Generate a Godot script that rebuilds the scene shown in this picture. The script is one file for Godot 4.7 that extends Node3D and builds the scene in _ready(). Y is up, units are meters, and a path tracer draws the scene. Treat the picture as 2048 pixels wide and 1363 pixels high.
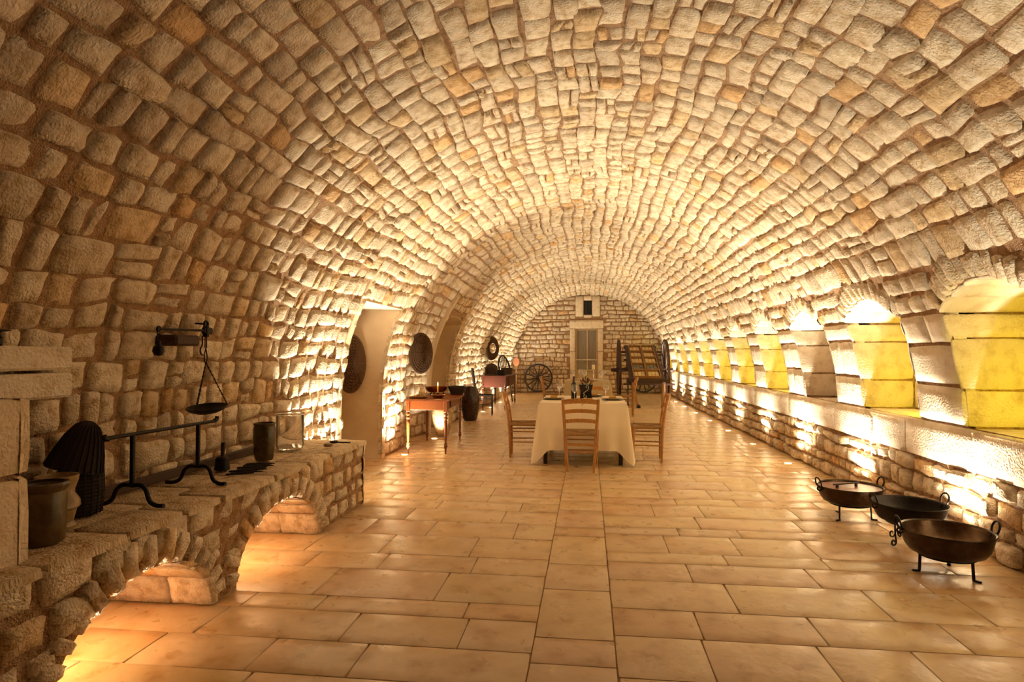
extends Node3D
# A long barrel vaulted stone cellar: x to the right, y up, the hall runs towards -z. Distances down the hall are written as positive «z» and turned by at().

const RADIUS := 2.78      # of the vault
const SPRING := 0.8       # height at which the wall starts to curve
const HALL_END := 22.5
const HALL_START := -5.0
const ARC := 8.7336       # length of the half circle
const EYE := Vector3(0, 1.42, 0)

var rng := RandomNumberGenerator.new()
var wob := FastNoiseLite.new()
var mats := {}
var taken := {}


# ---------------------------------------------------------------- shapes
class Shape:
	var st := SurfaceTool.new()
	var group := 1
	func _init():
		st.begin(Mesh.PRIMITIVE_TRIANGLES)
	func tri(a: Vector3, b: Vector3, c: Vector3):
		st.set_smooth_group(group)
		st.add_vertex(a)
		st.add_vertex(b)
		st.add_vertex(c)
	func poly(p: Array, out: Vector3):
		var n: Vector3 = (p[2] - p[0]).cross(p[1] - p[0])
		if n.length_squared() < 1e-14 and p.size() > 3:
			n = (p[3] - p[0]).cross(p[2] - p[0])
		if n.dot(out) < 0:
			p = p.duplicate()
			p.reverse()
		for k in range(1, p.size() - 1):
			tri(p[0], p[k], p[k + 1])
	func box(center: Vector3, size: Vector3, bevel := 0.004, basis := Basis.IDENTITY):
		group = -1
		var h := size * 0.5
		var b: float = minf(bevel, minf(h.x, minf(h.y, h.z)) * 0.9)
		var v := func(sx, sy, sz, keep):
			var q := Vector3(sx * (h.x - b), sy * (h.y - b), sz * (h.z - b))
			q[keep] += [sx, sy, sz][keep] * b
			return center + basis * q
		for ax in 3:
			var u := (ax + 1) % 3
			var w := (ax + 2) % 3
			for s in [-1, 1]:
				var ps := []
				for c in [[-1, -1], [1, -1], [1, 1], [-1, 1]]:
					var sg := [0, 0, 0]
					sg[ax] = s
					sg[u] = c[0]
					sg[w] = c[1]
					ps.append(v.call(sg[0], sg[1], sg[2], ax))
				var o := Vector3.ZERO
				o[ax] = s
				poly(ps, basis * o)
				for s2 in [-1, 1]:
					var sa := [0, 0, 0]
					sa[ax] = s
					sa[u] = s2
					var sb := sa.duplicate()
					sa[w] = -1
					sb[w] = 1
					var o2 := Vector3.ZERO
					o2[ax] = s
					o2[u] = s2
					poly([v.call(sa[0], sa[1], sa[2], ax), v.call(sb[0], sb[1], sb[2], ax), v.call(sb[0], sb[1], sb[2], u), v.call(sa[0], sa[1], sa[2], u)], basis * o2)
		for sx in [-1, 1]:
			for sy in [-1, 1]:
				for sz in [-1, 1]:
					poly([v.call(sx, sy, sz, 0), v.call(sx, sy, sz, 1), v.call(sx, sy, sz, 2)], basis * Vector3(sx, sy, sz))
	func bar(a: Vector3, b: Vector3, wide: float, thick: float, side := Vector3.UP, bevel := 0.004):
		var y := (b - a).normalized()
		var x := side.cross(y)
		if x.length() < 0.01:
			x = Vector3.RIGHT.cross(y)
			if x.length() < 0.01:
				x = Vector3.BACK.cross(y)
		x = x.normalized()
		box((a + b) * 0.5, Vector3(wide, a.distance_to(b), thick), bevel, Basis(x, y, x.cross(y)))
	func tube(path: Array, radius, segs := 8, closed := false, flat := 1.0, up0 := Vector3.UP):
		group = 1
		var n := path.size()
		var rings := []
		var t0: Vector3 = (path[1] - path[0]).normalized()
		var up := up0
		if absf(up.dot(t0)) > 0.95:
			up = Vector3.RIGHT
		var nn := (up - t0 * up.dot(t0)).normalized()
		for k in n:
			var t: Vector3
			if closed:
				t = (path[(k + 1) % n] - path[(k + n - 1) % n]).normalized()
			else:
				t = (path[mini(k + 1, n - 1)] - path[maxi(k - 1, 0)]).normalized()
			nn = (nn - t * nn.dot(t)).normalized()
			var bb := t.cross(nn)
			var r: float = radius[k] if radius is Array else radius
			var ring := []
			for j in segs:
				var a := TAU * j / segs
				ring.append(path[k] + nn * cos(a) * r * flat + bb * sin(a) * r)
			rings.append(ring)
		for k in (n if closed else n - 1):
			var ra: Array = rings[k]
			var rb: Array = rings[(k + 1) % n]
			for j in segs:
				var j2 := (j + 1) % segs
				poly([ra[j], ra[j2], rb[j2], rb[j]], (ra[j] + ra[j2]) * 0.5 - path[k])
		if not closed:
			group = -1
			poly(rings[0], path[0] - path[1])
			poly(rings[n - 1], path[n - 1] - path[n - 2])
		group = 1
	func lathe(profile: Array, segs := 24, x := Transform3D.IDENTITY, squash := 1.0):
		var g := 1
		for k in profile.size() - 1:
			var a: Vector2 = profile[k]
			var b: Vector2 = profile[k + 1]
			if k > 0 and absf((a - profile[k - 1]).angle_to(b - a)) > 0.6:
				g += 1
			group = g
			var nn := Vector2(b.y - a.y, a.x - b.x)
			for j in segs:
				var t0 := TAU * j / segs
				var t1 := TAU * (j + 1) / segs
				var tm := (t0 + t1) * 0.5
				var q := func(p: Vector2, t: float): return x * Vector3(p.x * cos(t), p.y, p.x * sin(t) * squash)
				var out: Vector3 = x.basis * Vector3(nn.x * cos(tm), nn.y, nn.x * sin(tm))
				if a.x < 1e-5:
					poly([q.call(a, t0), q.call(b, t0), q.call(b, t1)], out)
				elif b.x < 1e-5:
					poly([q.call(a, t0), q.call(b, t0), q.call(a, t1)], out)
				else:
					poly([q.call(a, t0), q.call(b, t0), q.call(b, t1), q.call(a, t1)], out)
		group = 1
	func prism(outline: PackedVector2Array, depth: float, x: Transform3D):   # outline in the local xy plane, depth along local z
		group = -1
		var tris := Geometry2D.triangulate_polygon(outline)
		var f := func(p: Vector2, z: float): return x * Vector3(p.x, p.y, z)
		for k in range(0, tris.size(), 3):
			for z in [0.0, depth]:
				poly([f.call(outline[tris[k]], z), f.call(outline[tris[k + 1]], z), f.call(outline[tris[k + 2]], z)], x.basis.z * (1.0 if z > 0 else -1.0) * signf(depth))
		var cw := Geometry2D.is_polygon_clockwise(outline)
		for k in outline.size():
			var p := outline[k]
			var q := outline[(k + 1) % outline.size()]
			var e := q - p
			var o2 := Vector2(e.y, -e.x) * (-1.0 if cw else 1.0)
			poly([f.call(p, 0.0), f.call(q, 0.0), f.call(q, depth), f.call(p, depth)], x.basis * Vector3(o2.x, o2.y, 0))
	func sheet(rows: Array, closed := false):   # a smooth grid of points, seen from both sides
		group = 1
		for j in rows.size() - 1:
			var n: int = rows[j].size()
			for i in (n if closed else n - 1):
				var i2: int = (i + 1) % n
				tri(rows[j][i], rows[j][i2], rows[j + 1][i2])
				tri(rows[j][i], rows[j + 1][i2], rows[j + 1][i])
	func done() -> ArrayMesh:
		st.generate_normals()
		return st.commit()


class Stones:      # many rough stones gathered in plain arrays
	var v := PackedVector3Array()
	var n := PackedVector3Array()
	var c := PackedColorArray()
	var ix := PackedInt32Array()
	# q: four corners (u, v) of the stone in the surface's own measure; place(u, v, h) puts a point h above the surface
	func stone(place: Callable, q: Array, back: float, face: float, tint: Color, seed_: int, rough := 0.006, round_ := 0.1, edge := 0.012):
		var r := RandomNumberGenerator.new()
		r.seed = seed_
		var b0 := v.size()
		var tu := r.randf_range(-1, 1) * rough * 1.2
		var tv := r.randf_range(-1, 1) * rough * 1.2
		var su: float = clampf(edge * 0.8 / maxf(q[0].distance_to(q[1]), 0.02), 0.004, 0.14)
		var sv: float = clampf(edge * 0.8 / maxf(q[0].distance_to(q[3]), 0.02), 0.004, 0.14)
		var tus := [0.0, su, 0.3, 0.7, 1 - su, 1.0]
		var tvs := [0.0, sv, 0.3, 0.7, 1 - sv, 1.0]
		for j in 6:
			for i in 6:
				var a: float = tus[i]
				var b: float = tvs[j]
				var cu := a * 2 - 1
				var cv := b * 2 - 1
				var k := 1.0 - round_ * pow(absf(cu * cv), 3)
				var uu := 0.5 + 0.5 * cu * k
				var vv := 0.5 + 0.5 * cv * k
				var p: Vector2 = q[0].lerp(q[1], uu).lerp(q[3].lerp(q[2], uu), vv)
				var ring: int = mini(mini(i, 5 - i), mini(j, 5 - j))
				var h := back
				if ring == 1:
					h = face - edge + r.randf_range(-0.5, 0.5) * rough
					p += Vector2(r.randf_range(-1, 1), r.randf_range(-1, 1)) * rough * 0.8
				elif ring == 2:
					h = face + r.randf_range(-1, 1) * rough + tu * cu + tv * cv
					p += Vector2(r.randf_range(-1, 1), r.randf_range(-1, 1)) * rough
				v.append(place.call(p.x, p.y, h))
				n.append(Vector3.ZERO)
				c.append(tint)
		var mid: Vector2 = (q[0] + q[1] + q[2] + q[3]) * 0.25
		var out: Vector3 = place.call(mid.x, mid.y, face + 0.1) - place.call(mid.x, mid.y, face)
		var w := b0 + 14
		var test := (v[w + 7] - v[w]).cross(v[w + 1] - v[w])
		var flip := test.dot(out) < 0
		for j in 5:
			for i in 5:
				var i0 := b0 + j * 6 + i
				var i1 := i0 + 1
				var i2 := i0 + 7
				var i3 := i0 + 6
				if flip:
					i1 = i0 + 6
					i3 = i0 + 1
				var fn := (v[i2] - v[i0]).cross(v[i1] - v[i0]) + (v[i3] - v[i0]).cross(v[i2] - v[i0])
				n[i0] += fn
				n[i1] += fn
				n[i2] += fn
				n[i3] += fn
				ix.append_array([i0, i1, i2, i0, i2, i3])
		for k in range(b0, v.size()):
			n[k] = n[k].normalized()
	func done() -> ArrayMesh:
		var m := ArrayMesh.new()
		var arr := []
		arr.resize(Mesh.ARRAY_MAX)
		arr[Mesh.ARRAY_VERTEX] = v
		arr[Mesh.ARRAY_NORMAL] = n
		arr[Mesh.ARRAY_COLOR] = c
		arr[Mesh.ARRAY_INDEX] = ix
		m.add_surface_from_arrays(Mesh.PRIMITIVE_TRIANGLES, arr)
		return m


# ---------------------------------------------------------------- nodes
func at(x: float, y: float, z: float) -> Vector3:
	return Vector3(x, y, -z)

func numbered(n: String) -> String:
	var k: int = taken.get(n, 0)
	taken[n] = k + 1
	return n if k == 0 else "%s_%03d" % [n, k]

func obj(called: String, shape, m: Material, parent: Node = null) -> MeshInstance3D:
	var o := MeshInstance3D.new()
	o.mesh = shape if shape is Mesh else shape.done()
	o.material_override = m
	o.name = numbered(called) if parent == null else StringName(called)
	(self if parent == null else parent).add_child(o, true)
	return o

func tag(o: Node, label: String, category: String, group := "") -> Node:
	o.set_meta("label", label)
	o.set_meta("category", category)
	if group != "":
		o.set_meta("group", group)
	return o

func thing(called: String, label: String, category: String, where := Vector3.ZERO, turn := 0.0, group := "") -> Node3D:
	var o := Node3D.new()
	o.name = numbered(called)
	add_child(o)
	o.position = where
	o.rotation.y = turn
	tag(o, label, category, group)
	return o

func part(o: Node, label: String) -> Node:
	o.set_meta("label", label)
	return o

func struct_node(called: String) -> Node3D:
	var o := Node3D.new()
	o.name = called
	add_child(o)
	o.set_meta("kind", "structure")
	return o

func again(o: Node3D, where: Vector3, turn: float, label: String) -> Node3D:
	var r: Node3D = o.duplicate()
	var base := String(o.name).rstrip("0123456789").trim_suffix("_")
	r.name = numbered(base)
	add_child(r)
	r.position = where
	r.rotation.y = turn
	r.set_meta("label", label)
	return r

# ---------------------------------------------------------------- materials
func noise_tex(freq: float, octaves: int, lo: Color, hi: Color, seed_ := 1, kind := FastNoiseLite.TYPE_SIMPLEX_SMOOTH, size := 512, stops = null) -> NoiseTexture2D:
	var f := FastNoiseLite.new()
	f.noise_type = kind
	f.seed = seed_
	f.frequency = freq
	f.fractal_octaves = octaves
	f.fractal_gain = 0.55
	var t := NoiseTexture2D.new()
	t.width = size
	t.height = size
	t.seamless = true
	t.noise = f
	var g := Gradient.new()
	if stops == null:
		g.set_color(0, lo)
		g.set_color(1, hi)
	else:
		g.offsets = PackedFloat32Array(stops[0])
		g.colors = PackedColorArray(stops[1])
	t.color_ramp = g
	return t

func mat(name_: String, color: Color, rough := 0.6, metal := 0.0) -> StandardMaterial3D:
	var m := StandardMaterial3D.new()
	m.resource_name = name_
	m.albedo_color = color
	m.roughness = rough
	m.metallic = metal
	m.cull_mode = BaseMaterial3D.CULL_DISABLED
	mats[name_] = m
	return m

func textured(m: StandardMaterial3D, tex: Texture2D, scale: Vector3, world := true) -> StandardMaterial3D:
	m.albedo_texture = tex
	m.uv1_triplanar = true
	m.uv1_world_triplanar = world
	m.uv1_scale = scale
	return m

func relief(m: StandardMaterial3D, tex: Texture2D, cm: float) -> StandardMaterial3D:
	m.heightmap_enabled = true
	m.heightmap_texture = tex
	m.heightmap_scale = cm
	return m

func srgb(r: int, g: int, b: int) -> Color:
	return Color8(r, g, b)

func make_materials():
	var W := Color.WHITE
	var mottled := noise_tex(0.012, 5, W, W, 3, FastNoiseLite.TYPE_SIMPLEX_SMOOTH, 1024, [[0.0, 0.3, 0.5, 0.68, 1.0], [Color(0.68, 0.58, 0.46), Color(0.88, 0.83, 0.75), Color(0.97, 0.95, 0.92), W, Color(0.94, 0.88, 0.78)]])
	var pitted := noise_tex(0.065, 5, Color.BLACK, W, 8, FastNoiseLite.TYPE_SIMPLEX_SMOOTH, 1024)
	var grit := noise_tex(0.06, 3, Color.BLACK, W, 9, FastNoiseLite.TYPE_SIMPLEX_SMOOTH, 512)
	var m := textured(mat("limestone", srgb(240, 226, 208), 0.9), mottled, Vector3.ONE * 0.8)
	m.vertex_color_use_as_albedo = true
	relief(m, pitted, 1.3)
	m = textured(mat("ashlar", srgb(238, 224, 206), 0.9), noise_tex(0.01, 5, W, W, 4, FastNoiseLite.TYPE_SIMPLEX_SMOOTH, 1024, [[0.0, 0.3, 0.5, 1.0], [Color(0.82, 0.76, 0.68), Color(0.93, 0.9, 0.86), Color(0.98, 0.97, 0.95), W]]), Vector3.ONE * 0.6)
	m.vertex_color_use_as_albedo = true
	relief(m, pitted, 0.9)
	m = textured(mat("mortar", srgb(190, 154, 122), 0.95), mottled, Vector3.ONE * 1.3)
	relief(m, pitted, 1.6)
	m = textured(mat("floor_stone", srgb(212, 184, 146), 0.34), noise_tex(0.008, 5, W, W, 5, FastNoiseLite.TYPE_SIMPLEX_SMOOTH, 1024, [[0.0, 0.28, 0.42, 0.7, 1.0], [Color(0.8, 0.7, 0.57), Color(0.93, 0.89, 0.82), Color(0.97, 0.95, 0.92), W, Color(0.97, 0.95, 0.9)]]), Vector3.ONE * 0.45)
	m.vertex_color_use_as_albedo = true
	m.roughness_texture = noise_tex(0.02, 4, Color(0.75, 0.75, 0.75), W, 12)
	relief(m, grit, 0.12)
	textured(mat("grout", srgb(170, 136, 96), 0.9), mottled, Vector3.ONE)
	m = textured(mat("plaster", srgb(228, 206, 176), 0.92), noise_tex(0.006, 4, Color(0.9, 0.86, 0.8), W, 21), Vector3.ONE * 0.4)
	relief(m, grit, 0.2)
	# wood: grain runs along the object's own y
	var grain := noise_tex(0.05, 4, Color(0.62, 0.52, 0.42), W, 31)
	textured(mat("beech", srgb(214, 158, 88), 0.45), grain, Vector3(3.2, 0.35, 3.2), false)
	textured(mat("table_wood", srgb(150, 84, 34), 0.35), grain, Vector3(2.2, 2.2, 0.3), false)
	textured(mat("red_wood", srgb(104, 46, 18), 0.55), grain, Vector3(2.2, 2.2, 0.3), false)
	textured(mat("dark_wood", srgb(52, 32, 20), 0.55), grain, Vector3(2.6, 0.5, 2.6), false)
	textured(mat("cart_wood", srgb(74, 38, 24), 0.6), grain, Vector3(2.6, 0.6, 2.6), false)
	textured(mat("crate_wood", srgb(178, 134, 78), 0.65), grain, Vector3(3, 0.6, 3), false)
	textured(mat("grey_wood", srgb(86, 66, 48), 0.75), grain, Vector3(0.5, 3, 3), false)
	var rusty := noise_tex(0.02, 5, Color(0.6, 0.5, 0.42), W, 41)
	relief(textured(mat("iron", srgb(38, 30, 25), 0.5, 0.6), rusty, Vector3.ONE * 2, false), grit, 0.15)
	relief(textured(mat("pan_metal", srgb(80, 69, 58), 0.33, 0.85), rusty, Vector3.ONE * 1.5, false), grit, 0.08)
	textured(mat("tin", srgb(150, 132, 110), 0.3, 0.9), rusty, Vector3.ONE * 1.5, false)
	textured(mat("copper", srgb(150, 84, 52), 0.35, 0.9), rusty, Vector3.ONE * 2, false)
	mat("steel", srgb(190, 186, 180), 0.3, 0.9)
	# baskets
	var weave := noise_tex(0.09, 2, Color(0.35, 0.3, 0.25), W, 51)
	relief(textured(mat("wicker", srgb(140, 100, 62), 0.8), weave, Vector3(6, 6, 6), false), weave, 0.5)
	relief(textured(mat("dark_wicker", srgb(56, 32, 22), 0.8), weave, Vector3(5, 5, 5), false), weave, 0.5)
	relief(textured(mat("rush", srgb(188, 148, 96), 0.85), noise_tex(0.05, 3, Color(0.62, 0.56, 0.48), W, 52), Vector3(1.5, 8, 8), false), weave, 0.3)
	# pottery, cloth, glass
	relief(textured(mat("cream_glaze", srgb(196, 172, 128), 0.3), rusty, Vector3.ONE * 1.2, false), grit, 0.05)
	textured(mat("olive_glaze", srgb(112, 96, 62), 0.3), rusty, Vector3.ONE * 1.6, false)
	textured(mat("green_glaze", srgb(92, 80, 42), 0.22), rusty, Vector3.ONE * 2, false)
	textured(mat("amber_glaze", srgb(140, 84, 30), 0.25), rusty, Vector3.ONE * 2, false)
	textured(mat("brown_glaze", srgb(66, 40, 24), 0.25), rusty, Vector3.ONE * 2, false)
	textured(mat("biscuit", srgb(224, 202, 158), 0.7), rusty, Vector3.ONE * 1.2, false)
	m = textured(mat("linen", srgb(240, 224, 198), 0.9), noise_tex(0.2, 2, Color(0.94, 0.93, 0.91), W, 61), Vector3.ONE * 3, false)
	m.backlight_enabled = true
	m.backlight = Color(0.12, 0.12, 0.12)
	m = textured(mat("lace", srgb(226, 208, 176), 0.9), noise_tex(0.12, 1, Color(0.7, 0.64, 0.54), W, 62, FastNoiseLite.TYPE_CELLULAR), Vector3.ONE * 2.5, false)
	m = textured(mat("curtain", srgb(150, 132, 108), 0.95), noise_tex(0.2, 2, Color(0.88, 0.86, 0.83), W, 63), Vector3.ONE * 2, false)
	textured(mat("ochre_cloth", srgb(196, 150, 70), 0.9), noise_tex(0.2, 2, Color(0.9, 0.88, 0.84), W, 64), Vector3.ONE * 3, false)
	mat("ceramic", srgb(222, 200, 166), 0.25)
	mat("charger", srgb(120, 106, 80), 0.35)
	m = mat("glass", Color(1, 1, 1, 0.02), 0.02)
	m.refraction_enabled = true
	m.refraction_scale = 0.05
	m = mat("window_glass", Color(1, 1, 1, 0.08), 0.04)
	m.transparency = BaseMaterial3D.TRANSPARENCY_ALPHA
	mat("bottle_glass", srgb(16, 18, 12), 0.08)
	mat("bottle_foil", srgb(66, 26, 34), 0.4)
	mat("black_paint", srgb(18, 16, 14), 0.3)
	mat("silver_paint", srgb(190, 184, 172), 0.35, 0.6)
	mat("white_paint", srgb(228, 216, 196), 0.5)
	mat("frame_paint", srgb(192, 168, 126), 0.6)
	mat("wax", srgb(232, 214, 176), 0.5)
	mat("yellow_wax", srgb(226, 176, 40), 0.5)
	mat("petal", srgb(176, 96, 74), 0.8)
	mat("leaf", srgb(92, 84, 44), 0.8)
	mat("night", srgb(14, 17, 26), 0.15)
	mat("shell", srgb(150, 116, 84), 0.4)
	mat("paper", srgb(206, 180, 132), 0.8)
	mat("grey_goods", srgb(116, 112, 98), 0.7)
	mat("terracotta", srgb(176, 112, 74), 0.8)
	glow("lamp_glow", Color(1.0, 0.8, 0.56), 6.0)
	glow("yellow_glow", Color(1.0, 0.88, 0.2), 3.0)
	glow("flame", Color(1.0, 0.8, 0.42), 9.0)

func glow(name_: String, color: Color, energy: float):
	var m := mat(name_, color, 0.4)
	m.emission_enabled = true
	m.emission = color
	m.emission_energy_multiplier = energy

# ---------------------------------------------------------------- the hall
# s runs along the section from the left floor (0) over the crown to the right floor; the wall is set back by deep() in three bays.
func deep(z: float, turn: float, right: bool) -> float:
	var d := 0.0
	var w := clampf((74.0 - turn) / 34.0, 0.0, 1.0)
	w = w * w * (3 - 2 * w)
	if not right:
		if z >= 9.15 and z < 10.85:
			d = 0.5 * (1.0 - (z - 9.15) / 1.7)
		elif z >= 16.2 and z < 17.4:
			d = 0.42 * (1.0 - (z - 16.2) / 1.2)
	if z >= 19.6 and z < 20.6:
		d = 0.4 * (1.0 - (z - 19.6))
		w = clampf((86.0 - turn) / 30.0, 0.0, 1.0)
	return d * w

func hall(s: float, z: float, h: float) -> Vector3:
	if s < SPRING:
		return at(-(RADIUS + deep(z, 0, false) - h), s, z)
	if s > SPRING + ARC:
		return at(RADIUS + deep(z, 0, true) - h, 2 * SPRING + ARC - s, z)
	var a := (s - SPRING) / RADIUS
	var turn := rad_to_deg(a)
	var right := a > PI / 2
	var r := RADIUS + deep(z, (180 - turn) if right else turn, right) - h
	return at(-r * cos(a), SPRING + r * sin(a), z)

func height_to_s(y: float) -> float:   # on the left flank
	return y if y < SPRING else SPRING + RADIUS * asin((y - SPRING) / RADIUS)

func stone_tint(r: RandomNumberGenerator) -> Color:
	var k := r.randf()
	var b := r.randf_range(0.82, 1.08)
	if k < 0.05:
		return Color(0.97, 0.75, 0.50) * b
	if k < 0.14:
		return Color(0.95, 0.84, 0.66) * b
	if k < 0.22:
		return Color(0.82, 0.78, 0.74) * b
	return Color(1.0, 0.97, 0.92) * b

var lists := {}      # structure name -> stones to build: [nearness, place, corners, back, face, tint, seed, rough, round, edge, material]

func add_stone(where: String, place: Callable, q: Array, back: float, face: float, tint: Color, rough := 0.008, round_ := 0.12, edge := 0.014, m := "limestone"):
	var mid: Vector2 = (q[0] + q[1] + q[2] + q[3]) * 0.25
	var p: Vector3 = place.call(mid.x, mid.y, 0.0)
	var size: float = maxf(q[0].distance_to(q[2]), 0.05)
	var far := p.distance_to(EYE) + (100.0 if -p.z < 1.9 else 0.0)
	if not lists.has(where):
		lists[where] = []
	lists[where].append([size / far, place, q, back, face, tint, rng.randi(), rough, round_, edge, m])

func lay(parents: Dictionary):      # build the gathered stones: the largest 290 of each structure singly, the rest as one
	for where in lists:
		var todo: Array = lists[where]
		todo.sort_custom(func(a, b): return a[0] > b[0])
		var rest := {}
		var names := {"limestone": "stone", "ashlar": "block", "floor_stone": "tile"}
		for k in todo.size():
			var d: Array = todo[k]
			var st: Stones
			if k < 290:
				st = Stones.new()
			else:
				if not rest.has(d[10]):
					rest[d[10]] = Stones.new()
				st = rest[d[10]]
			st.stone(d[1], d[2], d[3], d[4], d[5], d[6], d[7], d[8], d[9])
			if k < 290:
				var called: String = names[d[10]]
				var o := MeshInstance3D.new()
				o.mesh = st.done()
				o.material_override = mats[d[10]]
				o.name = called if k == 0 else "%s_%03d" % [called, k]
				parents[where].add_child(o, true)
		for m in rest:
			var o := obj({"limestone": "stonework", "ashlar": "blockwork", "floor_stone": "paving"}[m], rest[m], mats[m], parents[where])
			o.set_meta("kind", "stuff")

# openings in the left wall: [z0, z1, height at the sides, rise of the arched head]
const LEFT_DOORS := [[6.74, 8.12, 2.02, 0.0], [10.78, 12.12, 2.0, 0.12]]
const NICHE_FIRST := 3.9
const NICHE_STEP := 1.71
const NICHE_WIDE := 1.06
const NICHE_COUNT := 11
const SILL := 0.87
const HEAD := 1.72       # where the niche arches spring
const RISE := 0.2
const RUBBLE_TOP := 0.54

func build_shell() -> Dictionary:
	var P := {}
	for n in ["floor", "ceiling", "wall_left", "wall_right", "wall_back", "wall_front"]:
		P[n] = struct_node(n)
	# mortar skin of the flanks and the vault, with its outer face so that the shell has thickness
	var zs := []
	var z := HALL_START
	while z < HALL_END - 0.01:
		zs.append(z)
		z += 0.25
	for extra in [9.149, 9.151, 16.199, 16.201, 19.599, 19.601, HALL_END + 0.3]:
		zs.append(extra)
	for d in LEFT_DOORS:
		zs.append(d[0])
		zs.append(d[1])
	zs.sort()
	var total := 2 * SPRING + ARC
	var s_right_niche := total - height_to_s(2.02)
	var s_ceil := SPRING + RADIUS * deg_to_rad(38)
	var cuts := {"wall_left": [0.0, s_ceil], "ceiling": [s_ceil, total - s_ceil], "wall_right": [total - s_ceil, s_right_niche]}
	for part_ in cuts:
		var ss := []
		var s: float = cuts[part_][0]
		var s1: float = cuts[part_][1]
		var steps: int = ceili((s1 - s) / 0.12)
		for k in steps + 1:
			ss.append(s + (s1 - s) * k / steps)
		if part_ == "wall_left":
			ss.append(height_to_s(2.02))
			ss.append(height_to_s(2.12))
			ss.sort()
		var skin := Shape.new()
		for i in zs.size() - 1:
			for k in ss.size() - 1:
				var zm: float = (zs[i] + zs[i + 1]) * 0.5
				var sm: float = (ss[k] + ss[k + 1]) * 0.5
				if part_ == "wall_left" and in_left_door(zm, sm):
					continue
				var pts := []
				for c in [[0, 0], [1, 0], [1, 1], [0, 1]]:
					var zz: float = zs[i + c[0]]
					var sv: float = ss[k + c[1]]
					pts.append(hall(sv, zz, -0.021 + 0.01 * wob.get_noise_3d(sv * 60, zz * 60, 0)))
				skin.poly(pts, hall(sm, zm, 0.2) - hall(sm, zm, 0))
		obj("mortar", skin, mats.mortar, P[part_])
		var outer := Shape.new()
		var back := []
		for s2 in ss:
			back.append([hall(s2, HALL_START, -0.9), hall(s2, HALL_END + 0.3, -0.9)])
		outer.sheet(back)
		obj("backing", outer, mats.mortar, P[part_])
	course_stones()
	floor_tiles(P)
	right_wall(P)
	back_wall(P)
	left_recesses()
	var front := Shape.new()
	front.box(at(0, 2, HALL_START - 0.15), Vector3(7.4, 5.0, 0.3), 0.01)
	obj("plaster", front, mats.plaster, P.wall_front)
	return P

func in_left_door(z: float, s: float) -> bool:
	for d in LEFT_DOORS:
		if z > d[0] and z < d[1]:
			var t: float = (z - (d[0] + d[1]) * 0.5) / ((d[1] - d[0]) * 0.5)
			if s < height_to_s(d[2] + d[3] * sqrt(maxf(0.0, 1 - t * t))):
				return true
	return false

func course_stones():
	var total := 2 * SPRING + ARC
	var s := 0.02
	var stop := total - height_to_s(2.06)
	var s_ceil := SPRING + RADIUS * deg_to_rad(38)
	var row := 0
	while s < stop - 0.06:
		var hh := rng.randf_range(0.145, 0.205) if s < s_ceil else rng.randf_range(0.13, 0.19)
		if s + hh > stop - 0.1:
			hh = stop - s
		var sm := s + hh * 0.5
		var where := "wall_left" if sm < s_ceil else ("wall_right" if sm > total - s_ceil else "ceiling")
		# stretches along the hall, broken at the set-backs and at the openings
		var breaks := [0.9, 9.15, 16.2, 19.6, HALL_END]
		var gaps := []
		if where == "wall_left":
			for d in LEFT_DOORS:
				var top: float = height_to_s(d[2] + d[3] * 0.8)
				if s + 0.04 < top:
					gaps.append([d[0], d[1]])
		var runs := []
		for k in breaks.size() - 1:
			var a: float = breaks[k]
			var b: float = breaks[k + 1]
			var parts := [[a, b]]
			for g in gaps:
				var cut := []
				for r in parts:
					if g[1] <= r[0] or g[0] >= r[1]:
						cut.append(r)
					else:
						if g[0] > r[0]:
							cut.append([r[0], g[0]])
						if g[1] < r[1]:
							cut.append([g[1], r[1]])
				parts = cut
			runs.append_array(parts)
		for r in runs:
			var zz: float = r[0]
			while zz < r[1] - 0.02:
				var ln := rng.randf_range(0.12, 0.26) if rng.randf() < 0.8 else rng.randf_range(0.24, 0.38)
				if zz + ln > r[1] - 0.09:
					ln = r[1] - zz
				var z1 := zz + ln
				var split := rng.randf() < 0.12 and hh > 0.15
				var levels := [[0.0, 1.0]]
				if split:
					var m := rng.randf_range(0.4, 0.6)
					levels = [[0.0, m], [m, 1.0]]
				for lv in levels:
					var q := []
					for c in [[0, 0], [1, 0], [1, 1], [0, 1]]:
						var cz: float = zz if c[0] == 0 else z1
						var f: float = lv[c[1]]
						var calm := smoothstep(0.5, 2.2, s) * smoothstep(0.2, 1.5, stop - s)
						var drift := 0.07 * calm * wob.get_noise_2d(cz * 9, s * 6)
						var edge_lo := s + drift + 0.055 * wob.get_noise_2d(cz * 64, row * 31.0)
						var edge_hi := s + drift + hh + 0.055 * wob.get_noise_2d(cz * 64, (row + 1) * 31.0)
						var sv := lerpf(edge_lo, edge_hi, f)
						var g := rng.randf_range(-0.003, 0.005)
						var free: bool = (c[0] == 0 and zz <= r[0] + 0.001) or (c[0] == 1 and z1 >= r[1] - 0.001)
						q.append(Vector2(sv + (g if c[1] == 0 else -g), cz + (0.0 if free else (1.0 if c[0] == 0 else -1.0) * rng.randf_range(0.004, 0.017) + rng.randf_range(-0.014, 0.014))))
					add_stone(where, hall, q, -0.06, rng.randf_range(-0.01, 0.022) if where == "wall_left" else rng.randf_range(-0.01, 0.022), stone_tint(rng), 0.01 if where == "wall_left" else 0.008, rng.randf_range(0.03, 0.15), 0.014 if where == "wall_left" else 0.011)
				zz = z1
		s += hh
		row += 1

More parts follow.
